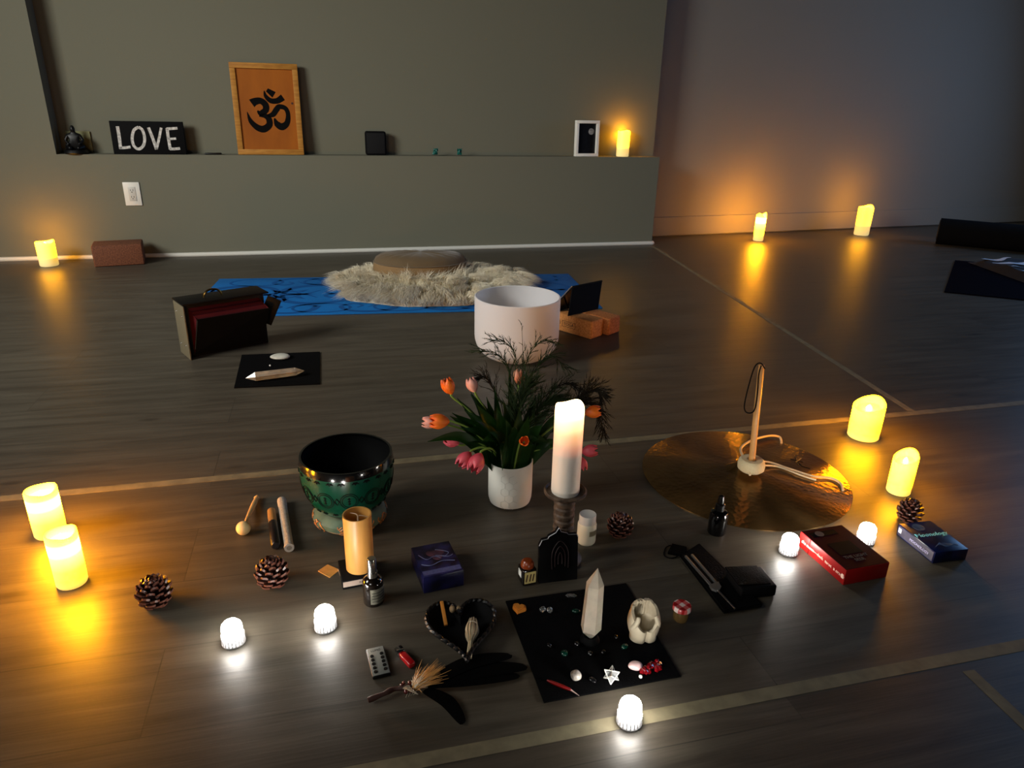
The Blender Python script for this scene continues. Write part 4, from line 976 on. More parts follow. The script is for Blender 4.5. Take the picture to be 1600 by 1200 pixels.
# ================================================================== vase, tulips and grasses
VP = on(796, 799, 0.048); VH = HZ(VP, 717); VR = 0.0495
CERA = mat('white_ceramic', (234, 232, 222), 0.45)
t = thing('white_vase', 'white ceramic vase with faint hexagon relief holding the tulips', 'vase', VP)
obj('vase_body', lathe([(0, 0), (VR*0.80, 0), (VR*0.93, 0.004), (VR*0.985, 0.014), (VR, 0.03), (VR, VH*0.7), (VR*1.005, VH-0.001), (VR*0.98, VH), (VR*0.94, VH-0.001), (VR*0.94, 0.03), (VR*0.8, 0.008), (0, 0.008)], 56), CERA, t)
bm = NB(); hs = 0.0105
for row in range(6):
    for c_ in range(2 if row % 2 else 2):
        zc_ = 0.016+row*hs*1.5; ac = -2.05+(c_*hs*1.732+(hs*0.866 if row % 2 else 0))/VR
        pts = []
        for k in range(4):
            a_ = PI/2+k*PI/3; pts.append(Vector(((VR+0.0001)*math.cos(ac+hs*math.cos(a_)/VR), (VR+0.0001)*math.sin(ac+hs*math.cos(a_)/VR), zc_+hs*math.sin(a_))))
        if zc_+hs < VH-0.006: add_tube(bm, pts, 0.0005, 4)
obj('hexagon_relief', bm, mat('relief_grey', (206, 204, 194), 0.5), t)
STEM = mat('tulip_stem', (120, 150, 62), 0.5); LEAF = mat('tulip_leaf', (40, 84, 28), 0.42, noise_amt=0.4, nscale=30); LEAFS = LEAF
def dirs(dx, dy, dz): return (RT*dx+UP*dy-FW*dz).normalized()
def bloom(s, opn, n=6):
    bm = NB()
    for k in range(n):
        layer = k % 2; a0 = 2*PI*k/n; nu, nv = 7, 9; G = []
        for j in range(nv+1):
            v_ = j/nv
            rad = s*(0.10+0.50*math.sin(PI*v_**0.85*(0.88-opn*1.5)))*(1.0 if layer else 0.90)
            z_ = s*1.55*v_; wa = (0.40+0.42*math.sin(PI*min(1, v_*0.9+0.05)))*(1-v_**7)+0.03
            row = []
            for i in range(nu+1):
                u_ = (i/nu-0.5)*2; a_ = a0+u_*wa; rr = rad*(1-0.06*u_*u_)+s*0.03*math.cos(u_*3)*v_
                row.append(bm.verts.new((rr*math.cos(a_), rr*math.sin(a_), z_-s*0.10*abs(u_)*v_)))
            G.append(row)
        for j in range(nv):
            for i in range(nu): bm.faces.new((G[j][i], G[j][i+1], G[j+1][i+1], G[j+1][i]))
    return bm
def blade(base, ctrl, tip, w_, fold=0.25, twist=0.0):
    bm = NB(); pts = spline([base, ctrl, tip], 9); G = []; n = len(pts); side0 = None
    for i, p_ in enumerate(pts):
        t_ = (pts[min(i+1, n-1)]-pts[max(i-1, 0)]).normalized(); f_ = i/(n-1)
        side = t_.cross(Vector((0.25, -1.0, 0.75)))
        side = side.normalized() if side.length > 0.05 else RT.copy()
        side = Matrix.Rotation(twist*f_, 3, t_) @ side
        if side0 is not None and side.dot(side0) < 0: side = -side
        side0 = side; up_ = side.cross(t_).normalized(); ww = w_*(math.sin(PI*min(1, f_*0.80+0.20))**0.8)*(1-f_**4)+0.0006
        G.append([bm.verts.new(p_+side*ww*u_+up_*(fold*abs(u_)*ww)) for u_ in (-1, -0.5, 0, 0.5, 1)])
    for a_, b_ in zip(G[:-1], G[1:]):
        for k in range(4): bm.faces.new((a_[k], a_[k+1], b_[k+1], b_[k]))
    bmesh.ops.solidify(bm, geom=bm.faces[:], thickness=0.0005)
    return bm
VT = VP+Vector((0, 0, VH))
PET = {}
def petal(name, c1, c2):
    if name not in PET: PET[name] = mat(name, c1, 0.45, col2=c2, nscale=28, stretch=(1, 1, 0.3), sss=0.0)
    return PET[name]
ORG = petal('orange_petal', (238, 118, 28), (226, 84, 20)); PNK = petal('pink_petal', (222, 92, 104), (200, 62, 80)); PAL = petal('pale_pink_petal', (232, 176, 160), (206, 130, 120)); CRL = petal('coral_petal', (224, 120, 84), (236, 180, 150))
rg = random.Random(11)
def tulip(px, py, dY, dv, s, pm, label, leaf=None, root=None, opn=0.05):
    pt = PY(px, py, VP.y+dY); dd = dirs(*dv)
    t = thing('tulip', label, 'flower', pt, 0, 'tulips in the white vase')
    s = s*1.5 if s != s0 else s
    bm = bloom(s, opn); M = dd.to_track_quat('Z', 'Y').to_matrix().to_4x4() @ TR(0, 0, -s*0.75)
    for v in bm.verts: v.co = M @ v.co
    obj('blossom', bm, pm, t)
    b0 = -dd*s*0.72
    ra = rg.uniform(0, 6.28); rt_ = root if root is not None else Vector((0.022*math.cos(ra), 0.022*math.sin(ra), 0))
    foot = VT+rt_-Vector((0, 0, VH*0.75))-pt; neck = VT+rt_*1.2+Vector((0, 0, 0.004))-pt
    if neck.length > 0.01:
        hd = Vector((pt.x-VT.x, pt.y-VT.y, 0)); lim = 0.036
        if hd.length > lim: neck = VT+hd.normalized()*lim*0.85+Vector((0, 0, 0.004))-pt; foot = VT+hd.normalized()*0.005-Vector((0, 0, VH*0.75))-pt
    mid_ = (neck+b0)/2+Vector((0, 0, 0.022))
    obj('stem', tube(spline([foot, neck, mid_, b0-dd*0.008, b0+dd*0.003], 7), 0.0023, 8), STEM, t)
    if leaf:
        lt = PY(leaf[0], leaf[1], VP.y+leaf[2])-pt; nb = neck-Vector((0, 0, 0.03)); mdl = (neck+lt)/2+Vector((0, 0, leaf[3]))
        obj('leaf', blade(nb, mdl, lt, leaf[4], twist=leaf[5] if len(leaf) > 5 else 0.0), LEAF, t)
    return t
s0 = 0.0165*1.5
tulip(701, 604, 0.03, (-0.35, 0.9, 0.1), s0, ORG, 'orange tulip highest at the left of the bouquet', (714, 622, 0.02, 0.01, 0.010))
tulip(738, 602, 0.07, (-0.35, 0.9, -0.1), 0.0150, PAL, 'closed pale pink tulip bud left of centre at the top of the bouquet', (735, 616, 0.06, 0.02, 0.014))
tulip(811, 589, 0.10, (0.05, 1.0, 0.0), 0.0160, CRL, 'coral and cream tulip at the top centre below the crystal bowl', (795, 578, 0.10, 0.01, 0.008))
tulip(687, 658, -0.03, (-0.9, 0.05, 0.25), 0.0185, ORG, 'large orange tulip pointing left from the bouquet', (703, 650, 0.0, 0.01, 0.016))
tulip(672, 660, 0.00, (-0.85, 0.1, 0.0), 0.0150, PAL, 'pale coral tulip at the far left behind the orange one', None)
tulip(706, 689, -0.03, (-0.6, 0.3, 0.3), 0.0155, PNK, 'small pink tulip above the long left leaf', (668, 690, -0.06, 0.03, 0.013))
tulip(745, 722, -0.075, (-0.35, -0.75, 0.55), 0.0200, PNK, 'big pink tulip drooping over the left rim of the vase', (785, 735, -0.06, 0.05, 0.010))
tulip(726, 717, -0.06, (-0.55, -0.6, 0.4), 0.0175, PNK, 'pink tulip drooping just left of the biggest pink one', None)
tulip(819, 690, -0.085, (0.05, 0.25, 1.0), 0.0120, ORG, 'small orange tulip facing the camera above the vase rim', None, opn=0.16)
tulip(926, 644, 0.02, (0.9, 0.15, 0.0), 0.0165, ORG, 'orange tulip at right behind the tall candle', (900, 640, 0.03, 0.02, 0.012))
tulip(921, 705, -0.01, (0.9, 0.1, 0.1), 0.0165, PNK, 'pink tulip at right behind the tall candle, the upper of two', (890, 700, -0.02, 0.02, 0.012))
tulip(908, 724, -0.02, (0.3, -0.9, 0.2), 0.0155, PNK, 'pink tulip at right behind the tall candle, the lower of two', None)
# foliage sprays: leafy greens filling the bouquet
def greens(label, tips, w_=0.012):
    t = thing('leafy_sprig', label, 'foliage', VT-Vector((0, 0, 0.03)), 0, 'leafy sprigs in the vase')
    for (px, py, dY, lift, ww, tw) in tips:
        tip = PY(px, py, VP.y+dY)-(VT-Vector((0, 0, 0.03))); hd = Vector((tip.x, tip.y, 0)); base = (hd.normalized()*0.02 if hd.length > 0.02 else Vector((0, 0, 0)))-Vector((0, 0, 0.01))
        nk = (hd.normalized()*0.03 if hd.length > 0.03 else hd*0.5)+Vector((0, 0, 0.035))
        obj('leaf', blade(base, (nk*0.75+tip*0.25)+Vector((0, 0, lift)), tip, ww, twist=tw), LEAF, t)
    return t
greens('broad dark green leaves at the left of the bouquet', [(735, 612, 0.02, 0.02, 0.022, 0.3), (706, 645, 0.0, 0.02, 0.022, 0.2), (745, 632, -0.03, 0.03, 0.022, -0.3), (718, 668, -0.05, 0.03, 0.018, 0.5), (760, 620, 0.05, 0.01, 0.018, 0.0), (742, 656, -0.06, 0.03, 0.018, 0.7), (725, 640, -0.02, 0.03, 0.020, -0.5), (712, 690, -0.03, 0.03, 0.014, 0.6), (752, 690, -0.07, 0.04, 0.016, 0.1)])
greens('broad dark green leaves at the centre of the bouquet', [(797, 575, 0.06, 0.01, 0.010, 0.2), (800, 606, 0.06, 0.02, 0.018, 0.0), (772, 602, 0.04, 0.01, 0.018, 0.4), (776, 636, -0.05, 0.03, 0.020, -0.4), (812, 636, -0.02, 0.03, 0.022, 0.6), (790, 655, -0.08, 0.03, 0.020, 0.2), (765, 675, -0.07, 0.03, 0.018, 0.2), (800, 668, -0.07, 0.04, 0.018, -0.5), (785, 622, 0.0, 0.03, 0.022, 0.9)])
greens('broad dark green leaves at the right of the bouquet', [(838, 616, 0.03, 0.02, 0.020, 0.3), (860, 636, 0.02, 0.02, 0.020, -0.2), (848, 664, -0.03, 0.03, 0.020, 0.3), (842, 686, -0.06, 0.03, 0.018, 0.5), (880, 665, 0.05, 0.02, 0.018, 0.1), (826, 650, -0.06, 0.03, 0.018, 0.0), (836, 640, 0.0, 0.03, 0.022, 0.8), (856, 690, -0.02, 0.03, 0.016, 0.3)])
GR = mat('dark_fern', (30, 44, 20), 0.8, spec=0.2); GR2 = mat('brown_fern', (30, 25, 15), 0.85, spec=0.2)
def frond(label, pts, m_, n_br, bl, seed, nd=7, drop=0.4):
    rg = random.Random(seed); base = VT-Vector((0, 0, 0.06))
    W_ = [Vector((0, 0, 0))]+[PY(a_, b_, VP.y+c_)-base for a_, b_, c_ in pts]
    cl = spline(W_, 12); n = len(cl)
    t = thing('grass_plume', label, 'grass', base, 0, 'feathery grass plumes in the vase')
    obj('stem', tube(cl, lambda f_: 0.0011*(1-f_)+0.00035, 5), m_, t)
    bm = NB()
    for k in range(n_br):
        f_ = 0.38+0.62*(k+rg.random())/n_br; i = min(n-2, int(f_*(n-1))); p_ = cl[i]; tg = (cl[i+1]-cl[i]).normalized()
        sd = Vector((rg.uniform(-1, 1), rg.uniform(-1, 1), rg.uniform(-0.3, 0.8))).normalized()
        ln = bl*1.5*rg.uniform(0.5, 1.1)*(1.15-0.6*f_); d1 = (tg*1.0+sd*0.75).normalized()
        e1 = p_+d1*ln*0.5; e2 = e1+(d1+Vector((0, 0, -drop))).normalized()*ln*0.5
        br = spline([p_, e1, e2], 4); add_tube(bm, br, lambda q: 0.0007*(1-q)+0.0003, 3, cap=False)
        for j in range(nd):
            q = br[min(len(br)-1, 1+int((j+rg.random())/nd*(len(br)-1)))]; dd = (d1+Vector((rg.uniform(-1, 1), rg.uniform(-1, 1), rg.uniform(-1, 0.5)))*0.42).normalized()
            add_tube(bm, [q, q+dd*ln*rg.uniform(0.18, 0.42)], lambda q_: 0.0006*(1-q_)+0.00015, 3, cap=False)
    obj('plume', bm, m_, t)
frond('single upright grass stalk rising in front of the crystal bowl', [(812, 640, 0.05), (817, 570, 0.07), (815, 505, 0.08)], GR, 10, 0.020, 1, 3)
frond('grass plume arching left across the base of the crystal bowl', [(800, 620, 0.04), (806, 560, 0.06), (790, 536, 0.05), (768, 532, 0.04)], GR, 26, 0.030, 2)
frond('lower grass plume arching left below the crystal bowl', [(795, 620, 0.06), (795, 575, 0.08), (775, 552, 0.07), (752, 550, 0.06)], GR, 30, 0.034, 3)
frond('grass plume arching right across the crystal bowl', [(812, 620, 0.06), (825, 560, 0.09), (845, 534, 0.08), (866, 536, 0.08)], GR, 26, 0.032, 4)
frond('lower grass plume arching right below the crystal bowl', [(820, 620, 0.06), (838, 575, 0.10), (862, 556, 0.10), (885, 576, 0.08)], GR, 34, 0.038, 5)
frond('dark grass plume spreading left between the tulip buds', [(785, 640, 0.08), (772, 610, 0.10), (758, 590, 0.11), (748, 592, 0.11)], GR2, 40, 0.034, 6)
frond('dark grass plume spreading right behind the candle', [(830, 650, 0.06), (862, 610, 0.08), (885, 600, 0.08), (900, 606, 0.08)], GR2, 44, 0.036, 7)
frond('brown grass plume to the right of the tall candle reaching up', [(850, 660, 0.06), (895, 630, 0.08), (925, 610, 0.08), (940, 618, 0.07)], GR2, 90, 0.040, 8, 10)
frond('brown grass plume to the right of the tall candle hanging down', [(850, 665, 0.05), (900, 632, 0.06), (935, 640, 0.05), (942, 680, 0.04)], GR2, 90, 0.036, 9, 10)
frond('short dense plume in the heart of the bouquet', [(806, 670, 0.0), (812, 630, 0.02), (826, 600, 0.03)], GR, 110, 0.05, 10, 12)
frond('dense plume at the right heart of the bouquet', [(820, 680, 0.0), (842, 640, 0.02), (865, 625, 0.03)], GR, 110, 0.05, 12, 12)

# ================================================================== cymbal, cord and mallet
CY = Vector((0.948, 1.362, 0)); CR_ = 0.247
def cymbal_mat():
    mt = bpy.data.materials.new('hammered_bronze'); mt.use_nodes = True; nt = mt.node_tree; b_ = nt.nodes['Principled BSDF']; N = nt.nodes.new; L = nt.links.new
    tc = N('ShaderNodeTexCoord'); n_ = N('ShaderNodeTexNoise'); n_.inputs['Scale'].default_value = 9; n_.inputs['Detail'].default_value = 5; L(tc.outputs['Object'], n_.inputs[0])
    r_ = N('ShaderNodeValToRGB'); L(n_.outputs[0], r_.inputs[0]); r_.color_ramp.elements[0].position = 0.3; r_.color_ramp.elements[0].color = lin((110, 80, 44)); r_.color_ramp.elements[1].position = 0.7; r_.color_ramp.elements[1].color = lin((158, 122, 70))
    L(r_.outputs[0], b_.inputs['Base Color']); b_.inputs['Metallic'].default_value = 0.9; b_.inputs['Roughness'].default_value = 0.26
    b_.inputs['Anisotropic'].default_value = 0.85; b_.inputs['Anisotropic Rotation'].default_value = 0.25; tg = N('ShaderNodeTangent'); tg.direction_type = 'RADIAL'; tg.axis = 'Z'; L(tg.outputs[0], b_.inputs['Tangent'])
    vo = N('ShaderNodeTexVoronoi'); vo.inputs['Scale'].default_value = 85; L(tc.outputs['Object'], vo.inputs[0])
    n2 = N('ShaderNodeTexNoise'); n2.inputs['Scale'].default_value = 26; L(tc.outputs['Object'], n2.inputs[0])
    ad = N('ShaderNodeMath'); ad.operation = 'ADD'; L(vo.outputs['Distance'], ad.inputs[0]); L(n2.outputs[0], ad.inputs[1])
    bp = N('ShaderNodeBump'); bp.inputs['Strength'].default_value = 0.35; bp.inputs['Distance'].default_value = 0.0015; L(ad.outputs[0], bp.inputs['Height']); L(bp.outputs[0], b_.inputs['Normal'])
    return mt
t = thing('bronze_cymbal', 'large bronze cymbal lying flat on the floor with a cord through it', 'cymbal', CY)
bm = NB(); dome = [(CR_*f_, 0.002+0.020*(1-f_**1.7)) for f_ in (1.0, 0.94, 0.86, 0.76, 0.64, 0.52, 0.40, 0.30, 0.22, 0.16)]+[(0.030, 0.028), (0.018, 0.034), (0.0, 0.036)]
add_lathe(bm, [(CR_, 0.0005)]+dome, 96)
add_lathe(bm, [(CR_, 0.0005), (CR_*0.9, 0.0035), (CR_*0.5, 0.012), (0, 0.018)], 96)
bmesh.ops.remove_doubles(bm, verts=bm.verts[:], dist=1e-5)
obj('disc', bm, cymbal_mat(), t)
def cyz(p): 
    f_ = min(1, (Vector((p.x, p.y))-Vector((CY.x, CY.y))).length/CR_); return 0.002+0.020*(1-f_**1.7)
def cyp(px, py, lift=0.0):
    z_ = 0.015
    for _ in range(4): p = P(px, py, z_); z_ = cyz(p)+lift
    return Vector((p.x, p.y, z_))-CY
CORD = mat('white_leather_cord', (222, 200, 160), 0.55)
bm = NB(); add_tube(bm, spline([cyp(1172, 742, 0.02), cyp(1162, 716, 0.026), cyp(1158, 700, 0.012), cyp(1175, 688, 0.012), cyp(1202, 681, 0.012), cyp(1218, 683, 0.006), cyp(1221, 692, 0.002)], 8), 0.0031, 8)
obj('cord', bm, CORD, t)
bm = NB(); add_tube(bm, spline([cyp(1180, 724, 0.014), cyp(1200, 722, 0.006), cyp(1235, 733, 0.004), cyp(1270, 744, 0.004), cyp(1298, 747, 0.003), cyp(1313, 755, 0.003), cyp(1317, 766, 0.002)], 8), 0.0028, 8)
add_tube(bm, spline([cyp(1182, 727, 0.012), cyp(1215, 729, 0.003), cyp(1250, 742, 0.003), cyp(1275, 750, 0.003)], 8), 0.0024, 8)
obj('cord', bm, CORD, t)
bm = NB()
for (a0, b0, a1, b1) in ((1235, 717, 1255, 722), (1243, 713, 1247, 726), (1252, 716, 1243, 722), (1252, 728, 1266, 732), (1246, 722, 1252, 727)):
    add_tube(bm, [cyp(a0, b0, 0.0003), cyp(a1, b1, 0.0003)], 0.0010, 5)
obj('ink_mark', bm, BLACK, t)
mp = P(1170, 742, 0.034); mh = HZ(mp, 716)
base_z = 0.036
MB_ = on(1170, 749, 0.028, 0.022); MB_ = CY+Vector((0.0, 0.0, 0.0)) if (Vector((MB_.x, MB_.y))-Vector((CY.x, CY.y))).length < 0.01 else Vector((MB_.x, MB_.y, 0))
t = thing('gong_mallet', 'wooden gong mallet standing upright on its pale felt head on the cymbal', 'mallet', (MB_.x, MB_.y, 0.034))
topz_ = HZ(Vector((MB_.x, MB_.y)), 570)-0.034; fh = HZ(Vector((MB_.x, MB_.y)), 717)-0.034
obj('felt_head', lathe([(0, 0), (0.026, 0), (0.031, 0.005), (0.032, fh*0.5), (0.030, fh*0.85), (0.025, fh), (0.012, fh*0.98), (0.010, fh*0.8), (0, fh*0.8)], 40), mat('cream_felt', (206, 190, 152), 0.95, bump=0.8, bscale=300), t)
tx = PY(1190, 572, MB_.y)-Vector((MB_.x, MB_.y, 0.034))
obj('shaft', tube(spline([(0, 0, fh*0.7), (tx.x*0.5, 0, topz_*0.5), (tx.x*0.92, 0, topz_*0.90), (tx.x, 0, topz_)], 8), lambda f_: 0.0076-0.0012*f_+(-0.0012 if 0.86 < f_ < 0.90 else 0), 14), mat('honey_wood', (206, 150, 88), 0.4, noise_amt=0.15, nscale=30), t)
pt = lambda a_, b_: PY(a_, b_, MB_.y)-Vector((MB_.x, MB_.y, 0.034))+Vector((0, -0.006, 0))
obj('wrist_loop', tube(spline([pt(1193, 575), pt(1186, 566), pt(1177, 572), pt(1168, 600), pt(1161, 632), pt(1165, 643), pt(1176, 640), pt(1181, 615), pt(1183, 585), pt(1187, 570)], 7), 0.0016, 7), MATTE, t)

# ================================================================== scalloped black plaque
pa = P(843, 914); pb_ = P(903, 907); d = pb_-pa; rz = math.atan2(d.y, d.x)
pm = (pa+pb_)/2; phz = HZ(pm, 858)*1.0
t = thing('scalloped_plaque', 'black plaque with a scalloped pointed top standing before the candlestick', 'plaque', (pm.x, pm.y+0.004, 0), rz); t.rotation_euler = (-0.13, 0, rz)
Wp = d.length/2; hp_ = HZ(pm, 847)
out = [(-Wp, 0), (Wp, 0), (Wp, hp_*0.97), (Wp*0.93, hp_*1.04), (Wp*0.5, hp_*1.05), (Wp*0.42, hp_*1.09), (Wp*0.12, hp_*1.13), (0, hp_*1.22), (-Wp*0.15, hp_*1.12), (-Wp*0.5, hp_*1.05), (-Wp*0.56, hp_*1.0), (-Wp*0.85, hp_*0.98), (-Wp, hp_*0.86)]
obj('board', prism(out, -0.009, 0.0, M=RX(PI/2)), MATTE, t, smooth=False)
bm = NB(); add_tube(bm, [Vector((x_, -0.0005, z_)) for x_, z_ in out[2:]], 0.0008, 5); obj('silver_edge', bm, mat('dull_silver', (150, 150, 155), 0.4, metal=0.6), t)
bm = NB()
for (cx_, w_, z0_, z1_) in ((0.08, 0.42, 0.30, 0.92), (0.08, 0.26, 0.34, 0.80), (0.08, 0.10, 0.40, 0.66)):   # nested pointed arches
    add_tube(bm, spline([Vector(((cx_+a_*w_)*Wp, -0.0004, (z0_+(z1_-z0_)*b_)*hp_)) for a_, b_ in ((-1, 0), (-1, 0.55), (-0.6, 0.85), (0, 1), (0.6, 0.85), (1, 0.55), (1, 0))], 4), 0.0009, 5)
obj('dark_red_figure', bm, mat('maroon_print', (34, 10, 12), 0.6), t)

# ================================================================== altar cloth and what lies on it
cs = [P(790, 941), P(978, 913), P(1063, 1058), P(850, 1099)]
tag(obj('altar_cloth', prism([(c.x, c.y) for c in cs], 0.0, 0.003), CLOTH_B, smooth=False), 'square black velvet cloth under the crystal point and carved hands', 'cloth')
ZC = 0.003
tw = on(921, 1006, 0.010, ZC); TH_ = HZ(tw, 888)-ZC
t = thing('quartz_point', 'tall milky quartz point standing at the centre of the altar cloth', 'crystal', (tw.x, tw.y, ZC), 0.3)
bm = NB(); crystal(bm, TH_, 0.0190, 0.026, 0.030, taper=0.84, a0=0.52)
t.rotation_euler = (0, 0.015, 0.0)
obj('crystal_body', bm, QZM, t, smooth=False)
bm = NB(); add_lathe(bm, [(0.010, 0.0), (0.017, 0.0), (0.016, 0.003), (0.012, 0.010), (0.0095, 0.010), (0.0075, 0.0)], 24); obj('ring_stand', bm, MATTE, t)
# carved cupped hands
hp0 = on(1003, 1005, 0.016, ZC)
t = thing('carved_hands', 'white carved stone pair of cupped hands on the right of the altar cloth', 'carving', (hp0.x, hp0.y, ZC), -0.10)
HH = (HZ(hp0, 945)-ZC)
STONE = mat('cream_soapstone', (204, 192, 166), 0.5, noise_amt=0.08, nscale=60)
def hands():
    bm = NB(); nu, nv = 96, 22; G = []
    for j in range(nv+1):
        v_ = j/nv; row = []
        for i in range(nu):
            a_ = 2*PI*i/nu  # a=-pi/2 faces the camera
            fr_ = -math.sin(a_); side = abs(math.cos(a_))
            # rim height: fingers tall at the back, open notch at front
            rim = 0.56+0.44*(0.5+0.5*math.sin(a_))**0.8
            if math.sin(a_) > 0.0: rim -= 0.030*(1-abs(math.cos((a_-PI/2)*4.6)))**1.5
            rim -= 0.20*max(0, fr_)**6
            z_ = HH*rim*v_
            zf = z_/HH
            w = 0.0190+0.0090*math.sin(PI*min(1, zf*1.05))**1.0+0.004*(zf < 0.12)*(1-zf/0.12)
            x_ = w*math.copysign(abs(math.cos(a_))**0.75, math.cos(a_)); dep = 0.0125+0.010*math.sin(PI*min(1, 0.15+zf*0.85))
            y_ = dep*math.sin(a_)+0.006*zf
            cleft = math.exp(-(x_/0.0035)**2)*(0.0048 if zf < 0.75 else 0.003); y_ += cleft*(-1 if math.sin(a_) > 0 else 1)
            row.append((Vector((x_, y_, z_))))
        G.append(row)
    O = [[bm.verts.new(p) for p in row] for row in G]
    I = []
    for j in range(6, nv+1):
        row = []
        for i in range(nu):
            p = G[j][i]; c = Vector((0, 0.006*p.z/HH, p.z)); k = 0.80 if j > 9 else 0.80*((j-5)/5)**0.5
            row.append(bm.verts.new(c+(p-c)*k))
        I.append(row)
    for a_, b_ in zip(O[:-1], O[1:]):
        for i in range(nu): bm.faces.new((a_[i], a_[(i+1) % nu], b_[(i+1) % nu], b_[i]))
    for a_, b_ in zip(I[:-1], I[1:]):
        for i in range(nu): bm.faces.new((a_[(i+1) % nu], a_[i], b_[i], b_[(i+1) % nu]))
    for i in range(nu): bm.faces.new((O[-1][i], O[-1][(i+1) % nu], I[-1][(i+1) % nu], I[-1][i]))
    bm.faces.new(O[0][::-1]); bm.faces.new(I[0])
    return bm
obj('palms', hands(), STONE, t)
for s in (-1, 1):
    bm = NB(); add_tube(bm, spline([(s*0.0215, -0.006, HH*0.40), (s*0.0190, -0.0125, HH*0.58), (s*0.0160, -0.0125, HH*0.70), (s*0.0150, -0.0105, HH*0.76)], 6), lambda f_: 0.0052-0.0020*f_, 12); obj('thumb', bm, STONE, t)
for k, (x_, z_) in enumerate(((-0.0150, 0.93), (-0.0095, 0.975), (-0.0035, 0.985), (0.0035, 0.985), (0.0095, 0.975), (0.0150, 0.93))):
    bm = NB(); add_tube(bm, spline([(x_*1.05, 0.0215, HH*0.50), (x_, 0.0205, HH*0.75), (x_*0.9, 0.0150, HH*z_)], 6), lambda f_: 0.0038-0.0012*f_, 10); obj('finger', bm, STONE, t)
# heart stone pair (orange calcite)
HEARTO = mat('orange_calcite', (206, 128, 48), 0.3, coat=0.3, noise_amt=0.3)
def heart_poly(s, n=40):
    return [(s*16*math.sin(q)**3/17, s*(13*math.cos(q)-5*math.cos(2*q)-2*math.cos(3*q)-math.cos(4*q))/17) for q in [2*PI*k/n for k in range(n)]]
p = P(811, 953, ZC)
bm = NB(); add_prism(bm, heart_poly(0.0135), 0.0, 0.005)
for v in bm.verts:
    if v.co.z > 0.004: v.co = Vector((v.co.x*0.92, v.co.y*0.92, 0.0065))
add_prism(bm, [(x_*0.70, y_*0.70) for x_, y_ in heart_poly(0.0135)], 0.006, 0.0085)
tag(obj('heart_stone', bm, HEARTO, loc=p, rot=(0, 0, -0.5)), 'orange heart shaped stone at the top left corner of the altar cloth', 'stone')
CLQ = mat('tumbled_clear_quartz', (225, 228, 228), 0.06, trans=0.92, ior=1.5)
CLQ2 = mat('green_stone', (6, 44, 34), 0.15, coat=0.4); RQ = mat('rose_quartz', (222, 188, 188), 0.22, coat=0.3); DKS = mat('black_tourmaline', (12, 12, 14), 0.15, coat=0.5)
gs = 'tumbled stones on the altar cloth'
for (px, py, s_, m_, lb, sd) in ((848, 952, (0.0065, 0.0055, 0.004), CLQ, 'clear tumbled quartz next to the orange heart stone, left of a touching pair', 1), (859, 953, (0.0060, 0.0055, 0.0045), CLQ, 'clear tumbled quartz next to the orange heart stone, right of a touching pair', 2),
    (900, 955, (0.0075, 0.005, 0.004), CLQ2, 'dark green tumbled stone just left of the quartz point', 4), (976, 1010, (0.007, 0.005, 0.004), CLQ2, 'dark green tumbled stone below the carved hands', 5), (882, 1020, (0.007, 0.006, 0.004), CLQ2, 'dark green tumbled stone below left of the quartz point', 6),
    (858, 1008, (0.005, 0.004, 0.003), DKS, 'small black glossy stone above left of the dark green stone', 7), (901, 1006, (0.005, 0.005, 0.004), DKS, 'small black glossy stone at the foot of the quartz point on its left', 8), (922, 1021, (0.005, 0.005, 0.004), DKS, 'small black glossy stone in front of the quartz point', 9),
    (943, 1019, (0.005, 0.004, 0.004), DKS, 'small black glossy stone in front and to the right of the quartz point', 10), (962, 995, (0.005, 0.004, 0.004), DKS, 'small black glossy stone between quartz point and carved hands', 11), (926, 1062, (0.007, 0.005, 0.003), DKS, 'black glossy stone left of the white star crystal', 12), (850, 925, (0.004, 0.004, 0.003), DKS, 'tiny black stone along the back edge of the altar cloth', 13)):
    if m_ == DKS and py == 925: continue
    pebble('tumbled_stone', px, py, ZC, s_, m_, lb, rz=sd*0.7, seed=sd, group=gs)
bm = NB(); crystal(bm, 0.022, 0.004, 0.005, 0.006, M=RY(PI/2)); p = P(883, 933, ZC)
tag(obj('quartz_shard', bm, CLQ, smooth=False, loc=(p.x, p.y, ZC+0.004), rot=(0, 0, -0.25)), 'small clear crystal shard near the back edge of the altar cloth', 'crystal')
pebble('moonstone', 900, 1055, ZC, (0.0088, 0.0088, 0.0082), mat('white_brown_agate', (214, 206, 196), 0.2, coat=0.4, col2=(70, 60, 54), nscale=55), 'round white and brown stone above the red stick', seed=3)
pebble('rose_quartz_stone', 993, 1040, ZC, (0.0115, 0.0088, 0.0065), RQ, 'smooth pale pink oval stone left of the rough red stone', rz=-0.3, seed=5)
# merkaba star
p = P(955, 1061, ZC)
bm = NB(); s = 0.0125
for sg in (1, -1):
    V_ = [Vector((1, 1, 1)), Vector((1, -1, -1)), Vector((-1, 1, -1)), Vector((-1, -1, 1))]; vv = [bm.verts.new(v*s*0.66*sg) for v in V_]
    for f_ in ((0, 1, 2), (0, 3, 1), (0, 2, 3), (1, 3, 2)): bm.faces.new([vv[i] for i in f_])
zm = min(v.co.z for v in bm.verts)
ms = thing('star_crystal', 'white eight pointed star crystal at the near edge of the altar cloth', 'crystal', (p.x, p.y, ZC-zm), 0.35)
edges = [(e.verts[0].co.copy(), e.verts[1].co.copy()) for e in bm.edges]
obj('star_body', bm, mat('glass_star', (200, 202, 204), 0.06, trans=0.55, ior=1.5), ms, smooth=False)
bm = NB()
for a_, b_ in edges: add_tube(bm, [a_, b_], 0.0008, 5)
obj('bright_edges', bm, WHITE, ms)
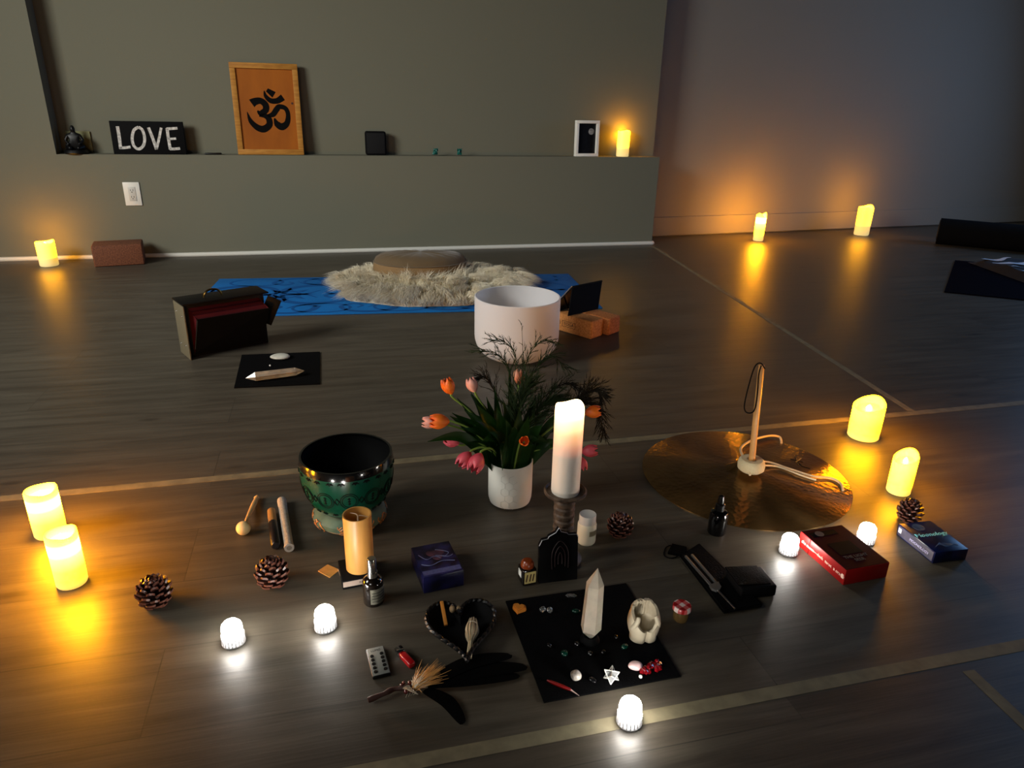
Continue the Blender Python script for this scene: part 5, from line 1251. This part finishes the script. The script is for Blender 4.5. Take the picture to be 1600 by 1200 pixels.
# rough red stone: cluster
rg = random.Random(9); p = P(1018, 1047, ZC)
bm = NB()
for k in range(26):
    f_ = k/25; cx_ = -0.020+0.036*f_; wdt = 0.003+0.010*f_
    M = TR(cx_, rg.uniform(-1, 1)*wdt, 0.004+rg.random()*0.004) @ Matrix.Rotation(rg.random()*3, 4, Vector((rg.random(), rg.random(), rg.random())).normalized())
    r_ = bmesh.ops.create_icosphere(bm, subdivisions=1, radius=0.0046)
    for v in r_['verts']: v.co = M @ v.co; v.co.z = max(0, v.co.z)
tag(obj('red_beads', bm, mat('dark_red_glass', (110, 8, 16), 0.2, coat=0.5), smooth=False, loc=p, rot=(0, 0, 0.25)), 'heap of glinting dark red beads at the right edge of the altar cloth', 'beads', kind='stuff')
pebble('white_bead', 1001, 1057, ZC, (0.003, 0.003, 0.003), WHITE, 'small white bead at the tip of the red bead heap', cat='bead')
# red stick
a_ = P(855, 1063, ZC+0.003); b_ = P(892, 1078, ZC+0.003); c_ = P(905, 1087, ZC+0.002); mm = a_
t = thing('red_brush', 'thin red tapered stick with a pale tip at the left of the altar cloth', 'stick', (a_.x, a_.y, ZC+0.003))
obj('shaft', tube(spline([Vector((0, 0, 0)), (b_-a_)*0.5, b_-a_], 5), lambda f_: 0.0008+0.0022*math.sin(PI*min(1, f_*0.75+0.1)), 10), mat('red_lacquer', (130, 12, 14), 0.3, coat=0.4), t)
obj('pale_tip', tube([b_-a_, c_-a_], lambda f_: 0.0010*(1-f_)+0.0003, 8), mat('pale_tip', (200, 170, 165), 0.4), t)

# ================================================================== heart shaped black dish, sage, palo santo
hc = (P(665, 985)+P(775, 985))/2; hc = Vector((0.170, 0.957, 0))
t = thing('heart_dish', 'black heart shaped dish with a ridged rim in front of the violet box', 'dish', hc, -0.08)
def hpt(q, s, z_): 
    x_ = 16*math.sin(q)**3/17; y_ = (13*math.cos(q)-5*math.cos(2*q)-2*math.cos(3*q)-math.cos(4*q))/17
    return Vector((x_*s*1.0, y_*s*1.36, z_))
HS = 0.062; bm = NB(); rings = []
lv_ = [(0.0, 0.0), (0.55, 0.0), (0.78, 0.003), (0.93, 0.012), (1.0, 0.022), (0.96, 0.022), (0.88, 0.013), (0.70, 0.006), (0.0, 0.0045)]
for f_, z_ in lv_: rings.append([bm.verts.new(hpt(2*PI*k/72, HS*f_, z_)) for k in range(72)] if f_ else [bm.verts.new((0, 0, z_))])
for A_, B_ in zip(rings[:-1], rings[1:]):
    for k in range(72):
        k2 = (k+1) % 72
        if len(A_) == 1: bm.faces.new((A_[0], B_[k2], B_[k]))
        elif len(B_) == 1: bm.faces.new((A_[k], A_[k2], B_[0]))
        else: bm.faces.new((A_[k], A_[k2], B_[k2], B_[k]))
obj('dish_body', bm, MATTE, t)
bm = NB()
for k in range(46):
    q = 2*PI*k/46; p0 = hpt(q, HS*0.985, 0.020); p1_ = hpt(q+0.20, HS*1.05, 0.0215)
    if abs(math.sin(q)) < 0.12 and math.cos(q) > 0: continue
    add_tube(bm, spline([p0, (p0+p1_)/2+Vector((0, 0, 0.003)), p1_], 3), lambda f_: 0.0012+0.0026*math.sin(PI*f_), 6)
obj('ridged_rim', bm, mat('black_gloss', (10, 10, 11), 0.38, spec=0.35), t)
zd = 0.0065
a_ = P(697, 977, zd+0.004); b_ = P(690, 940, 0.026); d = b_-a_
t = thing('wood_stick', 'honey coloured palo santo stick leaning in the heart shaped dish', 'stick', a_)
bm = NB(); M = d.to_track_quat('Z', 'Y').to_matrix().to_4x4()
add_box(bm, (0, 0, 0), (0.0060, 0.0050, d.length), 0.0008)
for v in bm.verts: v.co = M @ (v.co+Vector((0, 0, d.length/2)))
obj('stick_body', bm, mat('palo_santo', (208, 134, 54), 0.5, noise_amt=0.25, nscale=50), t)
for k, (px, lb) in enumerate(((707, 'left beige pebble beside the stick in the heart shaped dish'), (717, 'right beige pebble beside the stick in the heart shaped dish'))):
    pebble('resin_pebble', px, 952, 0.016, (0.0055, 0.0070, 0.006), mat('beige_resin', (128, 108, 78), 0.7, noise_amt=0.2), lb, seed=k+20, group='beige pebbles in the heart dish')
# sage bundle
a_ = P(733, 1026, 0.018); b_ = P(739, 966, 0.022); d = b_-a_; L = d.length
t = thing('sage_bundle', 'bundle of dried white sage tied with string in the heart shaped dish', 'sage bundle', a_)
Mq = d.to_track_quat('Z', 'Y').to_matrix().to_4x4()
SAGE = mat('dried_sage', (170, 154, 124), 0.85, noise_amt=0.35, nscale=90); rg = random.Random(4)
bm = NB()
for k in range(7):
    a2 = 2*PI*k/7; add_tube(bm, spline([Mq @ Vector((0.0035*math.cos(a2), 0.0035*math.sin(a2), rg.uniform(-0.003, 0.004))), Mq @ Vector((0.0026*math.cos(a2), 0.0026*math.sin(a2), L*0.40))], 4), 0.0013, 6)
obj('stalks', bm, mat('sage_stalk', (196, 180, 146), 0.8), t)
bm = NB()
for k in range(46):
    a2 = rg.random()*6.28; r1_ = rg.uniform(0.001, 0.004); r2_ = rg.uniform(0.005, 0.0105)
    pts = spline([Mq @ Vector((r1_*math.cos(a2), r1_*math.sin(a2), L*0.36)), Mq @ Vector((r2_*math.cos(a2), r2_*math.sin(a2), L*0.62)), Mq @ Vector((r2_*0.6*math.cos(a2), r2_*0.6*math.sin(a2), L*rg.uniform(0.85, 1.0)))], 4)
    add_tube(bm, pts, lambda f_: 0.0004+0.0021*math.sin(PI*min(1, f_))**0.8, 6)
obj('leaves', bm, SAGE, t)
bm = NB()
for z_, rr in ((0.42, 0.0050), (0.46, 0.0060), (0.50, 0.0078), (0.78, 0.0095)):
    add_tube(bm, [Mq @ Vector((rr*math.cos(q*PI/8), rr*math.sin(q*PI/8), L*z_+0.002*math.sin(q*PI/8))) for q in range(17)], 0.0006, 5, cap=False)
obj('string', bm, mat('white_string', (206, 198, 178), 0.8), t)

# ================================================================== feather smudge fan
FEA = mat('black_feather', (4, 4, 5), 0.7, spec=0.12)
f0 = P(575, 1094, 0.008); f1 = P(632, 1074, 0.010); f2 = P(668, 1066, 0.012)
t = thing('feather_fan', 'feather fan with long black feathers, tan fluff and a brown twig handle', 'feather fan', (f0.x, f0.y, 0))
O_ = Vector((f0.x, f0.y, 0))
obj('twig_handle', tube(spline([f0-O_, P(600, 1084, 0.009)-O_, P(615, 1077, 0.009)-O_, P(640, 1074, 0.011)-O_, P(655, 1070, 0.011)-O_], 6), lambda f_: 0.0040+0.0006*math.sin(f_*20), 10), mat('dark_twig', (58, 30, 22), 0.6), t)
def feather(a_, b_, wd, z0, z1, bend):
    bm = NB(); A = P(a_[0], a_[1], z0)-O_; B_ = P(b_[0], b_[1], z1)-O_; d = B_-A; sd = Vector((-d.y, d.x, 0)).normalized()
    pts = spline([A, (A+B_)/2+sd*bend+Vector((0, 0, 0.004)), B_], 12); n = len(pts); add_tube(bm, pts, lambda f_: 0.0011*(1-f_)+0.0003, 5)
    G = []
    for i, p_ in enumerate(pts):
        f_ = i/(n-1); w_ = wd*(math.sin(PI*min(1, 0.10+f_*0.86))**0.55)*(1 if f_ < 0.97 else 0.3); G.append([bm.verts.new(p_+sd*w_*u_+Vector((0, 0, 0.0012-0.0022*abs(u_)))) for u_ in (-0.7, -0.35, 0, 0.55, 1.0)])
    for a__, b__ in zip(G[:-1], G[1:]):
        for k in range(4): bm.faces.new((a__[k], a__[k+1], b__[k+1], b__[k]))
    bmesh.ops.solidify(bm, geom=[f for f in bm.faces if len(f.verts) == 4][-4*(n-1):], thickness=0.0004)
    obj('feather', bm, FEA, t)
feather((668, 1072), (824, 1042), 0.019, 0.010, 0.006, 0.006)
feather((672, 1066), (800, 1024), 0.017, 0.013, 0.008, 0.008)
feather((672, 1070), (812, 1056), 0.015, 0.008, 0.005, -0.004)
feather((664, 1078), (724, 1131), 0.014, 0.008, 0.004, 0.006)
rg = random.Random(8); TAN = mat('tan_down', (206, 150, 78), 0.8, sheen=0.3); CRM = mat('cream_down', (222, 204, 176), 0.8)
for nm, m_, n_, cc, wv in (('tan_fluff', TAN, 240, (678, 1052), 1.0), ('cream_fluff', CRM, 90, (664, 1062), 0.8)):
    bm = NB(); base = P(648, 1076, 0.010)-O_; tip = P(cc[0], cc[1], 0.016)-O_; d = tip-base
    for k in range(n_):
        q = base+Vector((rg.uniform(-1, 1), rg.uniform(-1, 1), rg.uniform(-0.3, 1)))*0.004; dd = d*rg.uniform(0.5, 1.15)+Vector((rg.gauss(0, 1), rg.gauss(0, 1), rg.uniform(-0.4, 0.9)))*0.0095*wv
        e = q+dd; e.z = max(0.002, e.z); md_ = (q+e)/2+Vector((0, 0, 0.003)); add_tube(bm, [q, md_, e], lambda f_: 0.0009*(1-f_)+0.00015, 3, cap=False)
    obj(nm, bm, m_, t)
bm = NB()
for k in range(7):
    r_ = bmesh.ops.create_icosphere(bm, subdivisions=2, radius=rg.uniform(0.0024, 0.0042)); off = P(630+rg.uniform(-3, 14), 1070+rg.uniform(-6, 12), 0.013)-O_
    for v in r_['verts']: v.co += off
obj('beads', bm, mat('maroon_bead', (84, 22, 18), 0.1, coat=0.6), t)
bm = NB()
for k in range(5): add_tube(bm, spline([P(628, 1075, 0.012)-O_, P(640+k*3, 1072+k*3, 0.018)-O_, P(634+k*4, 1090-k*1.5, 0.004)-O_], 5), 0.0006, 5)
obj('wrap', bm, mat('grey_wrap', (150, 138, 118), 0.7), t)

# ================================================================== remote and lighter
cs = [P(575.5, 1019), P(602, 1013), P(607, 1056), P(580, 1062)]; mm = sum(cs, Vector())/4; d = cs[1]-cs[0]; rz = math.atan2(d.y, d.x)
Wr = ((cs[1]-cs[0]).length+(cs[2]-cs[3]).length)/2+0.002; Lr = ((cs[3]-cs[0]).length+(cs[2]-cs[1]).length)/2+0.004
t = thing('remote_control', 'small flat grey remote with two columns of black buttons', 'remote control', (mm.x, mm.y, 0), rz)
obj('housing', box((0, 0, 0.003), (Wr, Lr, 0.006), 0.0022, seg=3), BLACK, t)
obj('face_plate', box((0, 0, 0.0062), (Wr*0.90, Lr*0.94, 0.0008), 0.0003), mat('grey_face', (128, 130, 124), 0.4), t)
for cx_ in (-0.27, 0.27):
    for k in range(5):
        obj('button', lathe([(0, 0.0064), (Wr*0.105, 0.0064), (Wr*0.10, 0.0078), (0, 0.0080)], 16, c=(cx_*Wr, Lr*(0.18-0.135*k+(0.03 if cx_ > 0 else 0)), 0)), BLACK, t)
text_obj('lettering', 'LUMO', 0.0058, BLACK, t, TR(0, Lr*0.36, 0.0068), depth=0.0001)
a_ = P(645, 1041, 0.005); b_ = P(622, 1016, 0.005); d = b_-a_; L = Vector((d.x, d.y)).length
t = thing('lighter', 'red disposable lighter with a metal head beside the remote', 'lighter', (a_.x, a_.y, 0.006)); t.rotation_euler = (0, 0, math.atan2(d.y, d.x))
obj('fuel_body', box((L*0.36, 0, 0), (L*0.72, 0.0125, 0.011), 0.0035, seg=3), mat('red_plastic', (160, 16, 22), 0.22, coat=0.4), t)
obj('metal_hood', box((L*0.84, -0.0, 0.0), (L*0.22, 0.0125, 0.0105), 0.002), CHROME, t)
obj('thumb_lever', box((L*0.96, -0.004, 0.001), (L*0.20, 0.006, 0.010), 0.0015), BLACK, t)
bm = NB(); add_lathe(bm, [(0, -0.003), (0.0035, -0.003), (0.0035, 0.003), (0, 0.003)], 16, c=(L*0.97, 0.003, 0.002)); obj('spark_wheel', bm, CHROME, t)

# ================================================================== tuning fork on its pouch, black case
cs = [P(1062, 872), P(1092, 852), P(1192, 950), P(1130, 961)]
mm = sum(cs, Vector())/4
t = thing('velvet_pouch', 'long black drawstring pouch under the tuning fork', 'pouch', (mm.x, mm.y, 0))
bm = NB(); add_prism(bm, [(c.x-mm.x, c.y-mm.y) for c in cs], 0.0, 0.008); bmesh.ops.bevel(bm, geom=bm.edges[:], offset=0.003, segments=3, affect='EDGES')
obj('pouch_body', bm, CLOTH_B, t)
nk = [P(1043, 866)-mm, P(1050, 853)-mm, P(1072, 858)-mm, P(1074, 872)-mm]
obj('gathered_neck', prism([(c.x, c.y) for c in nk], 0.0, 0.006), CLOTH_B, t, smooth=False)
obj('drawstring', tube(spline([P(1066, 866, 0.004)-mm, P(1050, 872, 0.002)-mm, P(1038, 868, 0.002)-mm, P(1040, 856, 0.002)-mm, P(1048, 852, 0.002)-mm], 6), 0.0012, 6), MATTE, t)
ZF = 0.0115
t = thing('tuning_fork', 'silver two pronged tuning fork lying on the black pouch', 'tuning fork', (P(1118, 918, ZF).x, P(1118, 918, ZF).y, ZF)); O_ = P(1118, 918, ZF)
STEEL = mat('brushed_steel', (176, 176, 174), 0.32, metal=0.9)
def bar(p, q, w_, h_):
    d = q-p; return box((p+q)/2, (d.length, w_, h_), 0.0006, rot=Matrix.Rotation(math.atan2(d.y, d.x), 3, 'Z'))
obj('prong', bar(P(1071, 869, ZF)-O_, P(1112, 916, ZF)-O_, 0.0046, 0.004), STEEL, t); obj('prong', bar(P(1081, 867, ZF)-O_, P(1120, 912, ZF)-O_, 0.0046, 0.004), STEEL, t)
obj('yoke', prism([((P(*q, ZF)-O_).x, (P(*q, ZF)-O_).y) for q in ((1108, 915), (1122, 910), (1127, 918), (1124, 923), (1119, 924), (1112, 921))], -0.0022, 0.0022), STEEL, t, smooth=False)
obj('stem', tube([P(1120, 921, ZF)-O_, P(1148, 951, ZF)-O_], 0.0022, 12), CHROME, t)
cs = [P(1150, 928), P(1212, 928), P(1203, 884, 0.0)]
bl_, br2 = P(1158, 938), P(1214, 932)
d = br2-bl_; rz = math.atan2(d.y, d.x); hz = HZ(br2, 918)
t = thing('black_case', 'soft black square case lying between tuning fork and red box', 'case', (((bl_+br2)/2).x, ((bl_+br2)/2).y+0.032, 0), rz)
obj('case_body', box((0, 0, 0.012), (d.length, 0.062, 0.024), 0.004, seg=3), MATTE, t)
obj('case_flap', box((-0.006, 0.004, 0.0255), (d.length*0.92, 0.056, 0.003), 0.001, rot=Matrix.Rotation(0.06, 3, 'Y')), CLOTH_B, t)

# ================================================================== dark rolled mat and blankets at right
a_ = P(1478, 384); b_ = P(1640, 406); d = (b_-a_).normalized(); R_ = 0.085
pa = Vector((3.42, 4.18, R_)); pb = PY(1640, 372, 3.72); pb.z = R_
pa = P(1472, 384); pa = Vector((pa.x, pa.y, R_))+Vector((0.02, 0.08, 0)); 
pb = pa+Vector((1.0, -0.95, 0)).normalized()*1.0
t = thing('rolled_mat', 'thick black rolled mat lying near the rear wall at the right edge', 'rolled mat', pa)
bm = NB(); add_tube(bm, [Vector((0, 0, 0)), (pb-pa)*0.5, pb-pa], R_, 36); obj('roll', bm, mat('black_foam', (8, 8, 9), 0.9, spec=0.1), t)
dn = (pb-pa).normalized(); sdv = dn.cross(Vector((0, 0, 1)))
bm = NB(); add_tube(bm, [sdv*((0.012+0.0042*k*0.5)*math.cos(k*0.5))+Vector((0, 0, (0.012+0.0042*k*0.5)*math.sin(k*0.5)))-dn*0.002 for k in range(34)], 0.002, 4, cap=False); obj('spiral_end', bm, mat('dark_grey_foam', (22, 22, 24), 0.8), t)
cs = [P(1475, 457), P(1492, 408), P(1690, 424), P(1700, 480)]
tag(obj('navy_mat', prism([(c.x, c.y) for c in cs], 0.0, 0.006), mat('navy_foam', (4, 4, 14), 1.0, spec=0.02), smooth=False), 'dark navy mat spread on the floor at the right edge', 'mat')
c0 = P(1610, 432)
t = thing('folded_blanket', 'black and white patterned blanket folded on the navy mat at right', 'blanket', (c0.x+0.05, c0.y, 0.006), -0.25)
bm = NB(); nx, ny = 24, 16; G = []
for j in range(ny+1):
    row = []
    for i in range(nx+1):
        x_ = (i/nx-0.5)*0.42; y_ = (j/ny-0.5)*0.62; e_ = min(1, 8*min(i/nx, 1-i/nx))*min(1, 8*min(j/ny, 1-j/ny))
        row.append(bm.verts.new((x_, y_, 0.001+e_*(0.035+0.02*noise.noise(Vector((x_*9, y_*7, 0)))))))
    G.append(row)
for j in range(ny):
    for i in range(nx): bm.faces.new((G[j][i], G[j][i+1], G[j+1][i+1], G[j+1][i]))
obj('blanket_fold', bm, mat('blanket_cloth', (14, 14, 22), 0.9), t)
bm = NB(); rg = random.Random(2)
for (yy, xx0, xx1, ww) in ((0.22, -0.20, -0.02, 0.022), (0.11, -0.19, 0.19, 0.030), (0.0, -0.16, 0.1, 0.018), (-0.09, -0.17, -0.04, 0.014), (-0.14, 0.0, 0.16, 0.018), (-0.2, -0.15, 0.05, 0.012)):
    prev = None
    for k in range(13):
        x_ = xx0+(xx1-xx0)*k/12; y_ = yy+0.012*math.sin(k*0.9+yy*20); w_ = ww*math.sin(PI*(k+0.6)/13.2)
        z_ = 0.006+0.035+0.02*noise.noise(Vector((x_*9, y_*7, 0)))
        cur = (bm.verts.new((x_, y_-w_, z_)), bm.verts.new((x_, y_+w_, z_)))
        if prev: bm.faces.new((prev[0], cur[0], cur[1], prev[1]))
        prev = cur
obj('white_pattern', bm, mat('blanket_white', (190, 190, 200), 0.9), t, smooth=False)

# ------------------------------------------------------------------ small pieces that sit on a part become its sub-parts
SUB = {'om_symbol': 'panel', 'knot': 'panel', 'lettering': 'board|face_plate', 'grille': 'body', 'moon': 'print', 'socket': 'cover_plate', 'slots': 'cover_plate', 'printed_scrolls': 'mat_sheet',
       'piping': 'side_band', 'handle': 'side_band', 'embroidery': 'ring', 'ornament': 'bowl_shell', 'label_strip': 'carton', 'label_print': 'carton', 'chime_rods': 'tube',
       'bottle_label': 'glass_body', 'label_lines': 'glass_body', 'jar_label': 'jar_body', 'paper_label': 'jar_body', 'side_label': 'jar_body', 'label_figures': 'jar_body',
       'cover_picture': 'carton', 'cover_moon': 'carton', 'cover_lettering': 'carton', 'cover_clouds': 'carton', 'cover_figure': 'carton', 'cover_swirls': 'carton', 'cover_title_band': 'carton', 'cover_face': 'carton',
       'spine_lettering': 'carton', 'spine_emblem': 'carton', 'spine_panel': 'carton', 'lid_seam': 'carton', 'lid_face': 'carton', 'hexagon_relief': 'vase_body', 'ink_mark': 'disc', 'silver_edge': 'board',
       'dark_red_figure': 'board', 'stamp': 'block', 'stamp_border': 'block', 'button': 'face_plate', 'rivet': 'side_panel', 'bright_edges': 'star_body', 'white_pattern': 'blanket_fold', 'spiral_end': 'roll',
       'finger': 'palms', 'thumb': 'palms', 'ridged_rim': 'dish_body', 'wrist_loop': 'shaft', 'metal_edge': 'bellows_board', 'screen_edge': 'screen'}
for top in [o for o in COL.objects if o.parent is None and o.get('label')]:
    kids = list(top.children); by = {}
    for k in kids: by.setdefault(k.name.split('.')[0], k)
    for k in kids:
        for pn in SUB.get(k.name.split('.')[0], '').split('|'):
            pk = by.get(pn)
            if pk is not None and pk is not k and pk.parent is top:
                k.parent = pk; break
    if top.get('category') == 'flower' and 'leaf' in by: by['leaf'].parent = by['stem']
